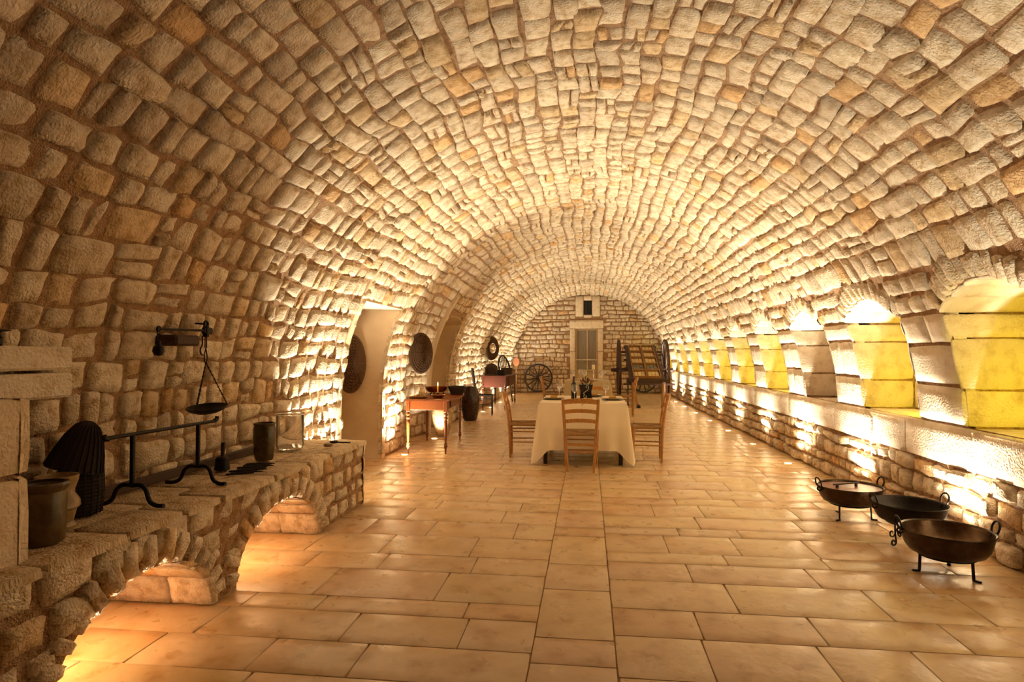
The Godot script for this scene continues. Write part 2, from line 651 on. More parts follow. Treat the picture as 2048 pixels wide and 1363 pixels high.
func floor_tiles(P: Dictionary):
	var base := Shape.new()
	base.box(at(0, -0.16, (HALL_START + HALL_END) * 0.5), Vector3(8.4, 0.3, HALL_END - HALL_START + 1.2), 0.01)
	obj("grout", base, mats.grout, P.floor)
	var ground := func(u: float, v: float, h: float): return at(u, h, v)
	var lay_tile := func(x0: float, x1: float, z0: float, z1: float):
		var g := 0.002
		var b := rng.randf_range(0.9, 1.06)
		var tint := Color(1.0, rng.randf_range(0.94, 1.0), rng.randf_range(0.84, 1.0)) * b
		if rng.randf() < 0.12:
			tint = Color(0.96, 0.86, 0.72) * b
		add_stone("floor", ground, [Vector2(x0 + g, z0 + g), Vector2(x1 - g, z0 + g), Vector2(x1 - g, z1 - g), Vector2(x0 + g, z1 - g)], -0.02, rng.randf_range(-0.0004, 0.0006), tint, 0.0003, 0.01, 0.0013, "floor_stone")
	# joints seen in the foreground, then more of the same
	var left := [1.5, 1.9, 2.3, 2.62, 2.94, 3.28, 3.49, 3.95, 4.27, 4.72, 5.15, 5.54]
	var right := [1.5, 1.95, 2.35, 2.77, 3.18, 3.52, 3.96, 4.3, 4.52, 4.95, 5.17, 5.53]
	var strip := [1.4, 1.95, 2.45, 2.85, 3.11, 3.75, 4.2, 4.85, 5.1]
	for l in [left, right, strip]:
		while l[-1] < HALL_END - 0.5:
			l.append(l[-1] + (rng.randf_range(0.24, 0.46) if l != strip else rng.randf_range(0.3, 0.65)))
		l.append(HALL_END)
	for k in strip.size() - 1:
		lay_tile.call(-0.271, 0.128, strip[k], strip[k + 1])
	for side in [[left, -2.86, -0.271], [right, 0.128, 2.86]]:
		var l: Array = side[0]
		for k in l.size() - 1:
			var x: float = side[1] - (rng.randf_range(0.0, 0.4) if side[1] < 0 else 0.0)
			while x < side[2] - 0.01:
				var w := rng.randf_range(0.42, 0.85)
				if x + w > side[2] - 0.25:
					w = side[2] - x
				lay_tile.call(x, x + w, l[k], l[k + 1])
				x += w

# ---- the right wall: rubble plinth, ashlar course, piers between arched niches, voussoirs
func right_face(u: float, v: float, h: float) -> Vector3:   # u along the hall, v up
	var s := 2 * SPRING + ARC - height_to_s(v)
	return hall(s, u, h)

func niche_start(k: int) -> float:
	return NICHE_FIRST + NICHE_STEP * k

func niche_head(t: float) -> float:   # height of the arch, t from -1 to 1 across the niche
	var half := NICHE_WIDE * 0.5
	var ra := (half * half + RISE * RISE) / (2 * RISE)
	return HEAD + sqrt(maxf(ra * ra - t * t * half * half, 0.0)) - (ra - RISE)

func right_wall(P: Dictionary):
	var face: Callable = right_face
	var skin := Shape.new()
	var quad := func(z0: float, z1: float, ya0: float, ya1: float, yb0: float, yb1: float):
		var n := 5
		for k in n:
			var f0 := float(k) / n
			var f1 := float(k + 1) / n
			skin.poly([right_face(z0, lerpf(ya0, yb0, f0), -0.03), right_face(z1, lerpf(ya1, yb1, f0), -0.03), right_face(z1, lerpf(ya1, yb1, f1), -0.03), right_face(z0, lerpf(ya0, yb0, f1), -0.03)], Vector3.LEFT)
	var first := niche_start(0) - NICHE_STEP
	quad.call(HALL_START, HALL_END + 0.3, 0.0, 0.0, SILL, SILL)
	quad.call(HALL_START, first + NICHE_WIDE, SILL, SILL, 2.03, 2.03)
	for k in NICHE_COUNT + 1:
		var z0 := niche_start(k - 1) + NICHE_WIDE
		var z1 := niche_start(k) if k < NICHE_COUNT else HALL_END + 0.3
		quad.call(z0, z1, SILL, SILL, 2.03, 2.03)
		if k < NICHE_COUNT:
			for j in 10:
				var t0 := -1 + j * 0.2
				var mid := niche_start(k) + NICHE_WIDE * 0.5
				var half := NICHE_WIDE * 0.5
				quad.call(mid + t0 * half, mid + (t0 + 0.2) * half, niche_head(t0), niche_head(t0 + 0.2), 2.03, 2.03)
	obj("mortar", skin, mats.mortar, P.wall_right)
	# rubble plinth
	var y := 0.0
	var row := 0
	while y < RUBBLE_TOP - 0.02:
		var hh: float = [0.15, 0.11, 0.16, 0.12][row]
		var z := 2.2
		while z < HALL_END:
			var ln := rng.randf_range(0.12, 0.32)
			var q := []
			for c in [[0, 0], [1, 0], [1, 1], [0, 1]]:
				var g := rng.randf_range(0.003, 0.013)
				var cz: float = z if c[0] == 0 else z + ln
				q.append(Vector2(cz + (g if c[0] == 0 else -g), maxf(0.0, y + (hh if c[1] == 1 else 0.0) + 0.06 * wob.get_noise_2d(cz * 20, (row + c[1]) * 31.0 + 500) + (g if c[1] == 0 else -g))))
			add_stone("wall_right", face, q, -0.06, rng.randf_range(-0.012, 0.03), stone_tint(rng), 0.01, rng.randf_range(0.06, 0.2))
			z += ln
		y += hh
		row += 1
	# the course of large blocks under the sills
	var z := 1.9
	while z < HALL_END:
		var ln := rng.randf_range(0.55, 1.1)
		add_stone("wall_right", face, [Vector2(z + 0.006, RUBBLE_TOP + 0.006), Vector2(z + ln - 0.006, RUBBLE_TOP + 0.01), Vector2(z + ln - 0.004, SILL - 0.004), Vector2(z + 0.004, SILL - 0.004)], -0.05, rng.randf_range(0.004, 0.016), Color(1, 0.98, 0.95) * rng.randf_range(0.92, 1.05), 0.004, 0.02, 0.012, "ashlar")
		z += ln
	# piers, voussoirs and the filling above them
	for k in NICHE_COUNT + 1:
		var z0 := niche_start(k - 1) + NICHE_WIDE
		var z1 := niche_start(k) if k < NICHE_COUNT else HALL_END
		if k == 0:
			z0 = niche_start(-1) + NICHE_WIDE
		var ys := [SILL, rng.randf_range(1.16, 1.24), rng.randf_range(1.48, 1.56), HEAD + 0.01]
		for j in 3:
			var cut := rng.randf() < 0.45 and k < NICHE_COUNT
			var zc := lerpf(z0, z1, rng.randf_range(0.4, 0.6))
			for span in ([[z0, zc], [zc, z1]] if cut else [[z0, z1]]):
				add_stone("wall_right", face, [Vector2(span[0] + 0.002, ys[j] + 0.005), Vector2(span[1] - 0.002, ys[j] + 0.005), Vector2(span[1] - 0.002, ys[j + 1] - 0.005), Vector2(span[0] + 0.002, ys[j + 1] - 0.005)], -0.12, rng.randf_range(0.004, 0.018), Color(1, 0.98, 0.95) * rng.randf_range(0.9, 1.05), 0.006, 0.04, 0.014, "ashlar")
		# rubble filling between neighbouring arches
		for j in 2:
			var ya := HEAD + 0.015 + 0.155 * j
			var inset := 0.02 - 0.02 * j
			var zz := z0 + inset
			while zz < z1 - inset - 0.02:
				var ln := rng.randf_range(0.13, 0.24)
				if zz + ln > z1 - inset - 0.1:
					ln = z1 - inset - zz
				add_stone("wall_right", face, [Vector2(zz + 0.006, ya + rng.randf() * 0.012), Vector2(zz + ln - 0.006, ya + rng.randf() * 0.012), Vector2(zz + ln - 0.006, ya + 0.148 - rng.randf() * 0.012), Vector2(zz + 0.006, ya + 0.148 - rng.randf() * 0.012)], -0.05, rng.randf_range(0.0, 0.018), stone_tint(rng), 0.01, 0.1)
				zz += ln
		if k == NICHE_COUNT:
			continue
		var half := NICHE_WIDE * 0.5
		var ra := (half * half + RISE * RISE) / (2 * RISE)
		var mid := z1 + half
		var cy := HEAD + RISE - ra
		var wide := asin(half / ra)
		var count := 13
		for j in count:
			var a0 := -wide + 2 * wide * j / count + 0.008
			var a1 := -wide + 2 * wide * (j + 1) / count - 0.008
			var deep_ := rng.randf_range(0.15, 0.21)
			var pol := func(a: float, r: float): return Vector2(mid + sin(a) * r, minf(cy + cos(a) * r, 2.12))
			add_stone("wall_right", face, [pol.call(a0, ra), pol.call(a1, ra), pol.call(a1, ra + deep_), pol.call(a0, ra + deep_)], -0.1, rng.randf_range(0.004, 0.034), stone_tint(rng), 0.007, 0.1)
	for k in NICHE_COUNT:
		niche(k, P.wall_right)

func niche(k: int, wall: Node3D):
	var root := Node3D.new()
	root.name = "niche" if k == 0 else "niche_%03d" % k
	wall.add_child(root, true)
	var z0 := niche_start(k)
	var z1 := z0 + NICHE_WIDE
	var depth := 0.46
	var sk := Shape.new()
	var xb := RADIUS + depth + 0.03
	# core: sill, two jambs, back, arched head
	sk.box(at(RADIUS + 0.06 + depth * 0.5, SILL - 0.06, (z0 + z1) * 0.5), Vector3(depth, 0.1, NICHE_WIDE + 0.2), 0.004)
	for zz in [z0 - 0.06, z1 + 0.06]:
		sk.box(at(RADIUS + 0.08 + depth * 0.5, 1.35, zz), Vector3(depth, 1.1, 0.1), 0.004)
	sk.box(at(xb + 0.06, 1.4, (z0 + z1) * 0.5), Vector3(0.1, 1.3, NICHE_WIDE + 0.3), 0.004)
	obj("core", sk, mats.mortar, root)
	var seen_big := k < 5
	var st := Stones.new()
	var put := func(place: Callable, q: Array, tint: Color):
		var t: Stones = Stones.new() if seen_big else st
		t.stone(place, q, -0.02, rng.randf_range(0.0, 0.012), tint, rng.randi(), 0.005, 0.05, 0.008)
		if seen_big:
			obj("block", t, mats.ashlar, root)
	var ys := [SILL, rng.randf_range(1.12, 1.2), rng.randf_range(1.45, 1.55), HEAD]
	var warm := func(): return Color(1, 0.97, 0.93) * rng.randf_range(0.86, 1.04)
	for j in 3:
		var ya: float = ys[j] + 0.003
		var yb: float = ys[j + 1] - 0.003
		# far jamb faces the camera, near jamb faces away; both follow the lean of the wall
		for side in [[z1, -1.0], [z0, 1.0]]:
			var zz: float = side[0]
			var sg: float = side[1]
			var jamb := func(u: float, v: float, h: float): return at(u, v, zz + sg * h)
			var xa := absf(right_face(zz, ya, 0).x) - 0.0
			var xc := absf(right_face(zz, yb, 0).x) - 0.0
			put.call(jamb, [Vector2(xa, ya), Vector2(xb, ya), Vector2(xb, yb), Vector2(xc, yb)], warm.call())
		var back := func(u: float, v: float, h: float): return at(xb - h, v, u)
		var zc := lerpf(z0, z1, rng.randf_range(0.35, 0.65))
		for span in [[z0, zc], [zc, z1]]:
			put.call(back, [Vector2(span[0] + 0.003, ya), Vector2(span[1] - 0.003, ya), Vector2(span[1] - 0.003, yb), Vector2(span[0] + 0.003, yb)], warm.call())
	var sill := func(u: float, v: float, h: float): return at(v, SILL + h - 0.006, u)
	put.call(sill, [Vector2(z0, RADIUS - 0.01), Vector2(z1, RADIUS - 0.01), Vector2(z1, xb), Vector2(z0, xb)], warm.call())
	# arched head in long strips, the tympanum of the back behind them
	var mid := (z0 + z1) * 0.5
	var half := NICHE_WIDE * 0.5
	var n := 7
	for j in n:
		var t0 := -1 + 2.0 * j / n
		var t1 := -1 + 2.0 * (j + 1) / n
		var vault := func(u: float, v: float, h: float): return at(v, niche_head(u) - h, mid + u * half)
		var x0 := right_face(mid, 1.85, -0.02).x
		put.call(vault, [Vector2(t0 + 0.004, x0), Vector2(t1 - 0.004, x0), Vector2(t1 - 0.004, xb), Vector2(t0 + 0.004, xb)], warm.call())
	if not seen_big:
		obj("block", st, mats.ashlar, root)

# ---- the end wall with its door and its small window
func back_wall(P: Dictionary):
	var skin := Shape.new()
	var zc := HALL_END + 0.2
	# four panels leave the door and the small window open
	for b in [[-3.6, -0.45, -0.1, 4.3], [0.34, 3.6, -0.1, 4.3], [-0.45, 0.34, 2.33, 2.855], [-0.45, -0.158, 2.855, 3.37], [0.147, 0.34, 2.855, 3.37], [-0.45, 0.34, 3.37, 4.3]]:
		skin.box(at((b[0] + b[1]) * 0.5, (b[2] + b[3]) * 0.5, zc + 0.14), Vector3(b[1] - b[0], b[3] - b[2], 0.3), 0.001)
	obj("mortar", skin, mats.mortar, P.wall_back)
	var face := func(u: float, v: float, h: float): return at(u, v, zc - 0.032 - h)
	var y := 0.0
	var row := 0
	while y < 3.7:
		var hh := rng.randf_range(0.12, 0.19)
		var x := -3.0 + rng.randf() * 0.1
		while x < 3.0:
			var ln := rng.randf_range(0.11, 0.4)
			var cx := x + ln * 0.5
			var cyy := y + hh * 0.5
			var inside := cyy < SPRING or Vector2(cx, cyy - SPRING).length() < RADIUS + 0.1
			var door := cx > -0.70 and cx < 0.58 and cyy < 2.68
			var hole := cx > -0.46 and cx < 0.46 and cyy > 2.74 and cyy < 3.58
			if inside and not door and not hole:
				var q := []
				for c in [[0, 0], [1, 0], [1, 1], [0, 1]]:
					var g := rng.randf_range(0.003, 0.012)
					var ux: float = x if c[0] == 0 else x + ln
					q.append(Vector2(ux + (g if c[0] == 0 else -g), y + hh * c[1] + 0.075 * wob.get_noise_2d(ux * 34, (row + c[1]) * 31.0 + 900) + (g if c[1] == 0 else -g)))
				add_stone("wall_back", face, q, -0.06, rng.randf_range(-0.005, 0.025), stone_tint(rng), 0.008, 0.14)
			x += ln
		y += hh
		row += 1
	# dressed stones round the openings
	var block := func(x0: float, x1: float, y0: float, y1: float, f := 0.03):
		add_stone("wall_back", face, [Vector2(x0, y0), Vector2(x1, y0), Vector2(x1, y1), Vector2(x0, y1)], -0.08, f, Color(1, 0.97, 0.92) * rng.randf_range(0.95, 1.03), 0.002, 0.02, 0.008, "ashlar")
	for jx in [[-0.66, -0.452], [0.342, 0.55]]:
		var ys := [0.0, 0.72, 1.5, 2.33]
		for k in 3:
			block.call(jx[0], jx[1], ys[k] + 0.003, ys[k + 1] - 0.003)
	block.call(-0.68, 0.57, 2.336, 2.66)
	block.call(-0.455, -0.16, 2.78, 3.54, 0.02)
	block.call(0.15, 0.445, 2.78, 3.54, 0.02)
	block.call(-0.155, 0.145, 2.74, 2.852, 0.02)
	block.call(-0.155, 0.145, 3.372, 3.56, 0.02)
	# glazed door with grey curtains behind the panes and a white rail across
	var d := struct_node("door_1")
	d.position = at(-0.055, 0, zc + 0.06)
	var fr := Shape.new()
	fr.box(Vector3(-0.37, 1.165, 0), Vector3(0.05, 2.33, 0.06), 0.006)
	fr.box(Vector3(0.37, 1.165, 0), Vector3(0.05, 2.33, 0.06), 0.006)
	fr.box(Vector3(0, 2.305, 0), Vector3(0.69, 0.05, 0.06), 0.006)
	fr.box(Vector3(0, 0.81, 0), Vector3(0.69, 0.07, 0.06), 0.006)
	fr.box(Vector3(0.03, 1.57, 0), Vector3(0.05, 1.45, 0.05), 0.006)
	obj("frame", fr, mats.frame_paint, d)
	var pn := Shape.new()
	pn.box(Vector3(0, 0.39, -0.01), Vector3(0.69, 0.77, 0.035), 0.01)
	obj("panel", pn, mats.frame_paint, d)
	for xx in [[-0.345, 0.005], [0.055, 0.345]]:
		var g := Shape.new()
		g.box(Vector3((xx[0] + xx[1]) * 0.5, 1.56, 0), Vector3(xx[1] - xx[0], 1.44, 0.006), 0.001)
		obj("pane", g, mats.window_glass, d)
		var cu := Shape.new()
		var rows := []
		for j in 2:
			var rr := []
			for i in 41:
				var f := i / 40.0
				rr.append(Vector3(lerpf(xx[0], xx[1], f), 0.86 + 1.42 * j, -0.045 + 0.008 * sin(f * TAU * 6.0) + 0.004 * sin(f * TAU * 2.3)))
			rows.append(rr)
		cu.sheet(rows)
		obj("curtain", cu, mats.curtain, d)
	var rl := Shape.new()
	rl.tube([Vector3(-0.41, 1.2, 0.06), Vector3(0.41, 1.2, 0.06)], 0.014, 8)
	obj("rail", rl, mats.white_paint, d)
	# small dark window above
	var w := struct_node("window_1")
	w.position = at(-0.005, 3.11, zc + 0.06)
	var wf := Shape.new()
	for b in [[-0.14, 0, 0.03, 0.52], [0.14, 0, 0.03, 0.52], [0, 0.245, 0.25, 0.03], [0, -0.245, 0.25, 0.03], [0, 0, 0.022, 0.46]]:
		wf.box(Vector3(b[0], b[1], 0), Vector3(b[2], b[3], 0.04), 0.004)
	obj("frame", wf, mats.black_paint, w)
	for sx in [-1, 1]:
		var g := Shape.new()
		g.box(Vector3(sx * 0.068, 0, -0.005), Vector3(0.112, 0.46, 0.008), 0.001)
		obj("pane", g, mats.night, w)

# ---- the two openings in the left wall: plastered recesses
func left_recesses():
	for k in 2:
		var d: Array = LEFT_DOORS[k]
		var o := struct_node("door_%d" % (k + 2))
		var z0: float = d[0] - 0.01
		var z1: float = d[1] + 0.01
		var deep_: float = 0.82 if k == 0 else 0.7
		var xb := -RADIUS - deep_
		var box := Shape.new()
		var mid := (z0 + z1) * 0.5
		box.box(at(xb - 0.05, 1.15, mid), Vector3(0.1, 2.5, z1 - z0 + 0.3), 0.004)
		var jamb := PackedVector2Array([Vector2(xb, -0.1), Vector2(-RADIUS - 0.01, -0.1)])
		for j in 9:
			var yy := SPRING + 1.6 * j / 8.0
			jamb.append(Vector2(-sqrt(RADIUS * RADIUS - (yy - SPRING) ** 2) - 0.01, yy))
		jamb.append(Vector2(xb, 2.4))
		box.prism(jamb, 0.12, Transform3D(Basis.IDENTITY, at(0, 0, z0)))
		box.prism(jamb, -0.12, Transform3D(Basis.IDENTITY, at(0, 0, z1)))
		# head: straight in the first, arched in the second
		var outline := PackedVector2Array()
		var half := (z1 - z0) * 0.5
		outline.append(Vector2(-half - 0.05, 2.4))
		for j in 13:
			var t := -1 + j / 6.0
			outline.append(Vector2(t * half, d[2] + d[3] * sqrt(maxf(0, 1 - t * t))))
		outline.append(Vector2(half + 0.05, 2.4))
		var x0 := -2.50
		box.prism(outline, xb - x0, Transform3D(Basis(Vector3(0, 0, -1), Vector3.UP, Vector3.RIGHT), at(x0, 0, mid)))
		obj("recess", box, mats.plaster, o)

# ---------------------------------------------------------------- the stone bench with two arches
const BENCH := 0.6
const BENCH_END := 5.7
const ARCHES := [[2.76, 0.52, 0.37], [4.1, 0.56, 0.39]]   # middle along the hall, half width, rise

func bench_arch(z: float) -> float:
	for a in ARCHES:
		var t: float = (z - a[0]) / a[1]
		if absf(t) < 1:
			return a[2] * sqrt(1 - t * t)
	return 0.0

func bench():
	var b := struct_node("stone_bench")
	b.set_meta("kind", "thing")
	tag(b, "rough stone bench with two low arches built along the left wall", "stone bench")
	var outline := PackedVector2Array([Vector2(0.5, -0.02)])
	for a in ARCHES:
		for j in 17:
			var t := -cos(PI * j / 16.0)
			outline.append(Vector2(a[0] + t * a[1], a[2] * sqrt(maxf(0, 1 - t * t)) - (0.02 if j == 0 or j == 16 else 0.0)))
	outline.append(Vector2(BENCH_END - 0.02, -0.02))
	outline.append(Vector2(BENCH_END - 0.02, BENCH - 0.03))
	outline.append(Vector2(0.5, BENCH - 0.03))
	var core := Shape.new()
	core.prism(outline, -0.66, Transform3D(Basis(Vector3(0, 0, -1), Vector3.UP, Vector3.RIGHT), at(-2.13, 0, 0)))
	obj("core", core, mats.mortar, b)
	var face := func(u: float, v: float, h: float): return at(-2.11 + h + 0.012 * sin(u * 3.1), v, u)
	var r := rng
	# voussoirs
	for a in ARCHES:
		var n := 15
		for j in n:
			var t0 := PI * (0.02 + 0.96 * j / n) + 0.018
			var t1 := PI * (0.02 + 0.96 * (j + 1) / n) - 0.018
			var ln := r.randf_range(0.12, 0.19)
			var pe := func(t: float, g: float): return Vector2(a[0] - cos(t) * (a[1] + g), minf(sin(t) * (a[2] + g), BENCH - 0.03))
			add_stone("stone_bench", face, [pe.call(t0, 0.0), pe.call(t1, 0.0), pe.call(t1, ln), pe.call(t0, ln)], -0.08, r.randf_range(0.012, 0.03), stone_tint(r), 0.008, 0.08)
	# rubble between them
	var y := 0.0
	while y < BENCH - 0.05:
		var hh := r.randf_range(0.11, 0.17)
		if y + hh > BENCH - 0.09:
			hh = BENCH - 0.01 - y
		var z := 1.2
		while z < BENCH_END - 0.02:
			var ln := r.randf_range(0.13, 0.3)
			if z + ln > BENCH_END - 0.1:
				ln = BENCH_END - z
			var ok := true
			for zz in [z + 0.02, z + ln * 0.5, z + ln - 0.02]:
				for a in ARCHES:
					var e := Vector2((zz - a[0]) / (a[1] + 0.03), (y + hh * 0.5) / (a[2] + 0.03)).length()
					if e < 1.0:
						ok = false
			if ok:
				var q := []
				for c in [[0, 0], [1, 0], [1, 1], [0, 1]]:
					q.append(Vector2((z if c[0] == 0 else z + ln) + (0.01 if c[0] == 0 else -0.01) + r.randf_range(-0.012, 0.012), maxf(0, y + hh * c[1] + (0.01 if c[1] == 0 else -0.008) + r.randf_range(-0.012, 0.012))))
				add_stone("stone_bench", face, q, -0.08, r.randf_range(-0.008, 0.014), stone_tint(r), 0.009, 0.08)
			z += ln
		y += hh
	# worn slabs on top
	var top := func(u: float, v: float, h: float): return at(v, BENCH - 0.005 + h, u)
	for row in [[-2.095, -2.42], [-2.42, -2.79]]:
		var z := 1.3
		while z < BENCH_END:
			var ln := r.randf_range(0.3, 0.62)
			if z + ln > BENCH_END - 0.2:
				ln = BENCH_END - z
			add_stone("stone_bench", top, [Vector2(z + 0.004, row[0] - 0.003), Vector2(z + ln - 0.004, row[0] - 0.003 + r.randf_range(-0.02, 0.012)), Vector2(z + ln - 0.004, row[1]), Vector2(z + 0.004, row[1])], -0.04, r.randf_range(0.0, 0.008), Color(0.86, 0.78, 0.66) * r.randf_range(0.9, 1.05), 0.005, 0.05, 0.01)
			z += ln
	# dressed blocks of the far jambs under the arches and of the bench end
	for a in ARCHES:
		var jz: float = a[0] + a[1]
		var jamb := func(u: float, v: float, h: float):
			var zz: float = a[0] + a[1] * sqrt(maxf(0, 1 - (v / (a[2] + 0.001)) ** 2))
			return at(u, v, zz - h)
		for blk in [[0.0, 0.17], [0.175, 0.27], [0.275, 0.34]]:
			var cut := r.randf_range(-2.5, -2.35)
			for sp in [[-2.78, cut], [cut, -2.1]]:
				add_stone("stone_bench", jamb, [Vector2(sp[0], blk[0]), Vector2(sp[1], blk[0]), Vector2(sp[1], blk[1]), Vector2(sp[0], blk[1])], -0.03, r.randf_range(0.03, 0.038), stone_tint(r), 0.006, 0.02, 0.008)
	var end := func(u: float, v: float, h: float): return at(u, v, BENCH_END - 0.03 + h)
	for j in 4:
		var x := -2.78
		while x < -2.13:
			var ln := r.randf_range(0.14, 0.26)
			if x + ln > -2.2:
				ln = -2.1 - x
			add_stone("stone_bench", end, [Vector2(x + 0.008, j * 0.148 + 0.008), Vector2(x + ln - 0.008, j * 0.148 + 0.008), Vector2(x + ln - 0.008, j * 0.148 + 0.142), Vector2(x + 0.008, j * 0.148 + 0.142)], -0.05, r.randf_range(0, 0.03), stone_tint(r), 0.01, 0.08)
			x += ln
	return b

func old_hearth():   # the dressed pier and lintels at the left edge of the picture
	var t := struct_node("trim_1")
	var core := Shape.new()
	core.box(at(-2.54, 0.61, 1.72), Vector3(0.56, 1.22, 0.98), 0.01)
	obj("core", core, mats.mortar, t)
	var ff := func(u: float, v: float, h: float): return at(-2.235 + h, v, u)
	var fz := func(u: float, v: float, h: float): return at(u, v, 2.24 + h)
	for yy in [[0.0, 0.44], [0.445, 0.93], [0.935, 1.245]]:
		add_stone("trim_1", ff, [Vector2(1.25, yy[0]), Vector2(2.25, yy[0]), Vector2(2.25, yy[1]), Vector2(1.25, yy[1])], -0.05, 0.008, Color(0.95, 0.88, 0.78), 0.004, 0.02, 0.015, "ashlar")
		add_stone("trim_1", fz, [Vector2(-2.8, yy[0]), Vector2(-2.235, yy[0]), Vector2(-2.235, yy[1]), Vector2(-2.8, yy[1])], -0.05, 0.004, Color(0.95, 0.88, 0.78), 0.004, 0.02, 0.015, "ashlar")
	for bl in [[1.2, 2.86, 1.2, 1.325], [1.2, 2.86, 1.34, 1.455]]:
		var c := Shape.new()
		c.box(at(-2.72, (bl[2] + bl[3]) * 0.5, (bl[0] + bl[1]) * 0.5), Vector3(0.2, bl[3] - bl[2], bl[1] - bl[0]), 0.012)
		var o := obj("lintel", c, mats.ashlar, t)
	return t

# ---------------------------------------------------------------- lamps in the floor and in the niches
func uplight(x: float, z: float, power: float, label: String, group: String):
	var t := thing("floor_uplight", label, "floor lamp", at(x, 0, z), 0.0, group)
	var ring := Shape.new()
	ring.lathe([Vector2(0.046, 0.001), Vector2(0.062, 0.0012), Vector2(0.06, 0.005), Vector2(0.046, 0.005), Vector2(0.046, 0.001)], 20)
	obj("rim", ring, mats.steel, t)
	var lens := Shape.new()
	lens.lathe([Vector2(0.0, 0.001), Vector2(0.046, 0.001), Vector2(0.046, 0.0035), Vector2(0.0, 0.004)], 20)
	obj("lens", lens, mats.lamp_glow, t)
	var l := SpotLight3D.new()
	l.name = "beam"
	t.add_child(l)
	l.position = Vector3(0, 0.02, 0)
	l.rotation_degrees = Vector3(90, 0, 0)
	var lean := deg_to_rad(LAMP_LEAN) * signf(x)
	l.basis = Basis(Vector3.BACK, lean) * l.basis
	l.light_color = LAMP_COLOR
	l.light_energy = power
	l.light_size = 0.04
	l.spot_angle = 64.0
	l.spot_angle_attenuation = 1.0
	l.spot_range = 30.0
	l.spot_attenuation = 2.0
	l.shadow_enabled = true

func niche_light(k: int, power: float):
	var z := niche_start(k) + 0.05
	var t := thing("niche_lamp", "small yellow lamp strip low on the near side of wall niche %s" % ORDINAL[k], "lamp", at(3.0, SILL + 0.02, z), 0.0, "yellow lamps hidden in the wall niches")
	var b := Shape.new()
	b.box(Vector3(0, 0.24, 0.012), Vector3(0.05, 0.5, 0.02), 0.004)
	obj("housing", b, mats.steel, t)
	var g := Shape.new()
	g.box(Vector3(0, 0.24, -0.001), Vector3(0.034, 0.46, 0.006), 0.002)
	obj("diffuser", g, mats.yellow_glow, t)
	var l := AreaLight3D.new()
	l.name = "glow"
	t.add_child(l)
	l.position = Vector3(0.0, 0.24, -0.012)
	l.rotation_degrees = Vector3(0, -38, 0)
	l.area_size = Vector2(0.034, 0.46)
	l.light_color = Color(1.0, 0.94, 0.12)
	l.light_energy = power
	l.shadow_enabled = true

const ORDINAL := ["nearest the camera", "second", "third", "fourth", "fifth", "sixth", "seventh", "eighth", "ninth", "tenth", "eleventh"]
const LAMP_COLOR := Color(1.0, 0.965, 0.85)

func lamps():
	uplight(2.57, 3.235, LAMP_POWER * 0.6, "round recessed uplight by the right wall, before the pans", "recessed floor uplights along the right wall")
	for k in 10:
		uplight(2.57, 4.95 + 1.715 * k, LAMP_POWER * (1.05 if k < 3 else (0.58 if k < 8 else 0.8)), "round recessed uplight by the right wall, at the pier before wall niche %s" % ORDINAL[k + 1], "recessed floor uplights along the right wall")
	var left := [6.15, 8.42, 10.1, 13.45, 14.9, 16.1, 17.9, 19.5, 21.2]
	for k in 9:
		uplight(-2.66 if k == 0 else -2.56, left[k], LAMP_POWER * [1.4, 1.1, 0.2, 0.65, 0.6, 0.5, 0.6, 0.8, 0.9][k], "round recessed uplight by the left wall, %s one beyond the stone bench" % (["first"] + ORDINAL.slice(1))[k], "recessed floor uplights along the left wall")
	for k in 2:
		uplight(-2.5, [2.5, 3.92][k], LAMP_POWER * 0.5, "round recessed uplight under the %s arch of the stone bench" % ["nearer", "farther"][k], "uplights under the stone bench")
	for k in NICHE_COUNT:
		if k != 2:
			niche_light(k, NICHE_POWER)

const LAMP_LEAN := 9.0      # into the room
const LAMP_POWER := 2.4
const NICHE_POWER := 0.2

# ---------------------------------------------------------------- furniture
func curve(pts: Array, per := 6) -> Array:      # a smooth path through the points
	var out := []
	for k in pts.size() - 1:
		var p0: Vector3 = pts[maxi(k - 1, 0)]
		var p3: Vector3 = pts[mini(k + 2, pts.size() - 1)]
		for j in per:
			out.append(pts[k].cubic_interpolate(pts[k + 1], p0, p3, float(j) / per))
	out.append(pts[-1])
	return out

func scroll(c: Vector3, r0: float, r1: float, a0: float, a1: float, ux: Vector3, uy: Vector3, n := 18) -> Array:
	var out := []
	for k in n + 1:
		var f := float(k) / n
		var a := lerpf(a0, a1, f)
		var r := lerpf(r0, r1, f)
		out.append(c + ux * cos(a) * r + uy * sin(a) * r)
	return out

func circle(c: Vector3, r: float, ux: Vector3, uy: Vector3, n := 20) -> Array:
	var out := []
	for k in n:
		out.append(c + ux * cos(TAU * k / n) * r + uy * sin(TAU * k / n) * r)
	return out

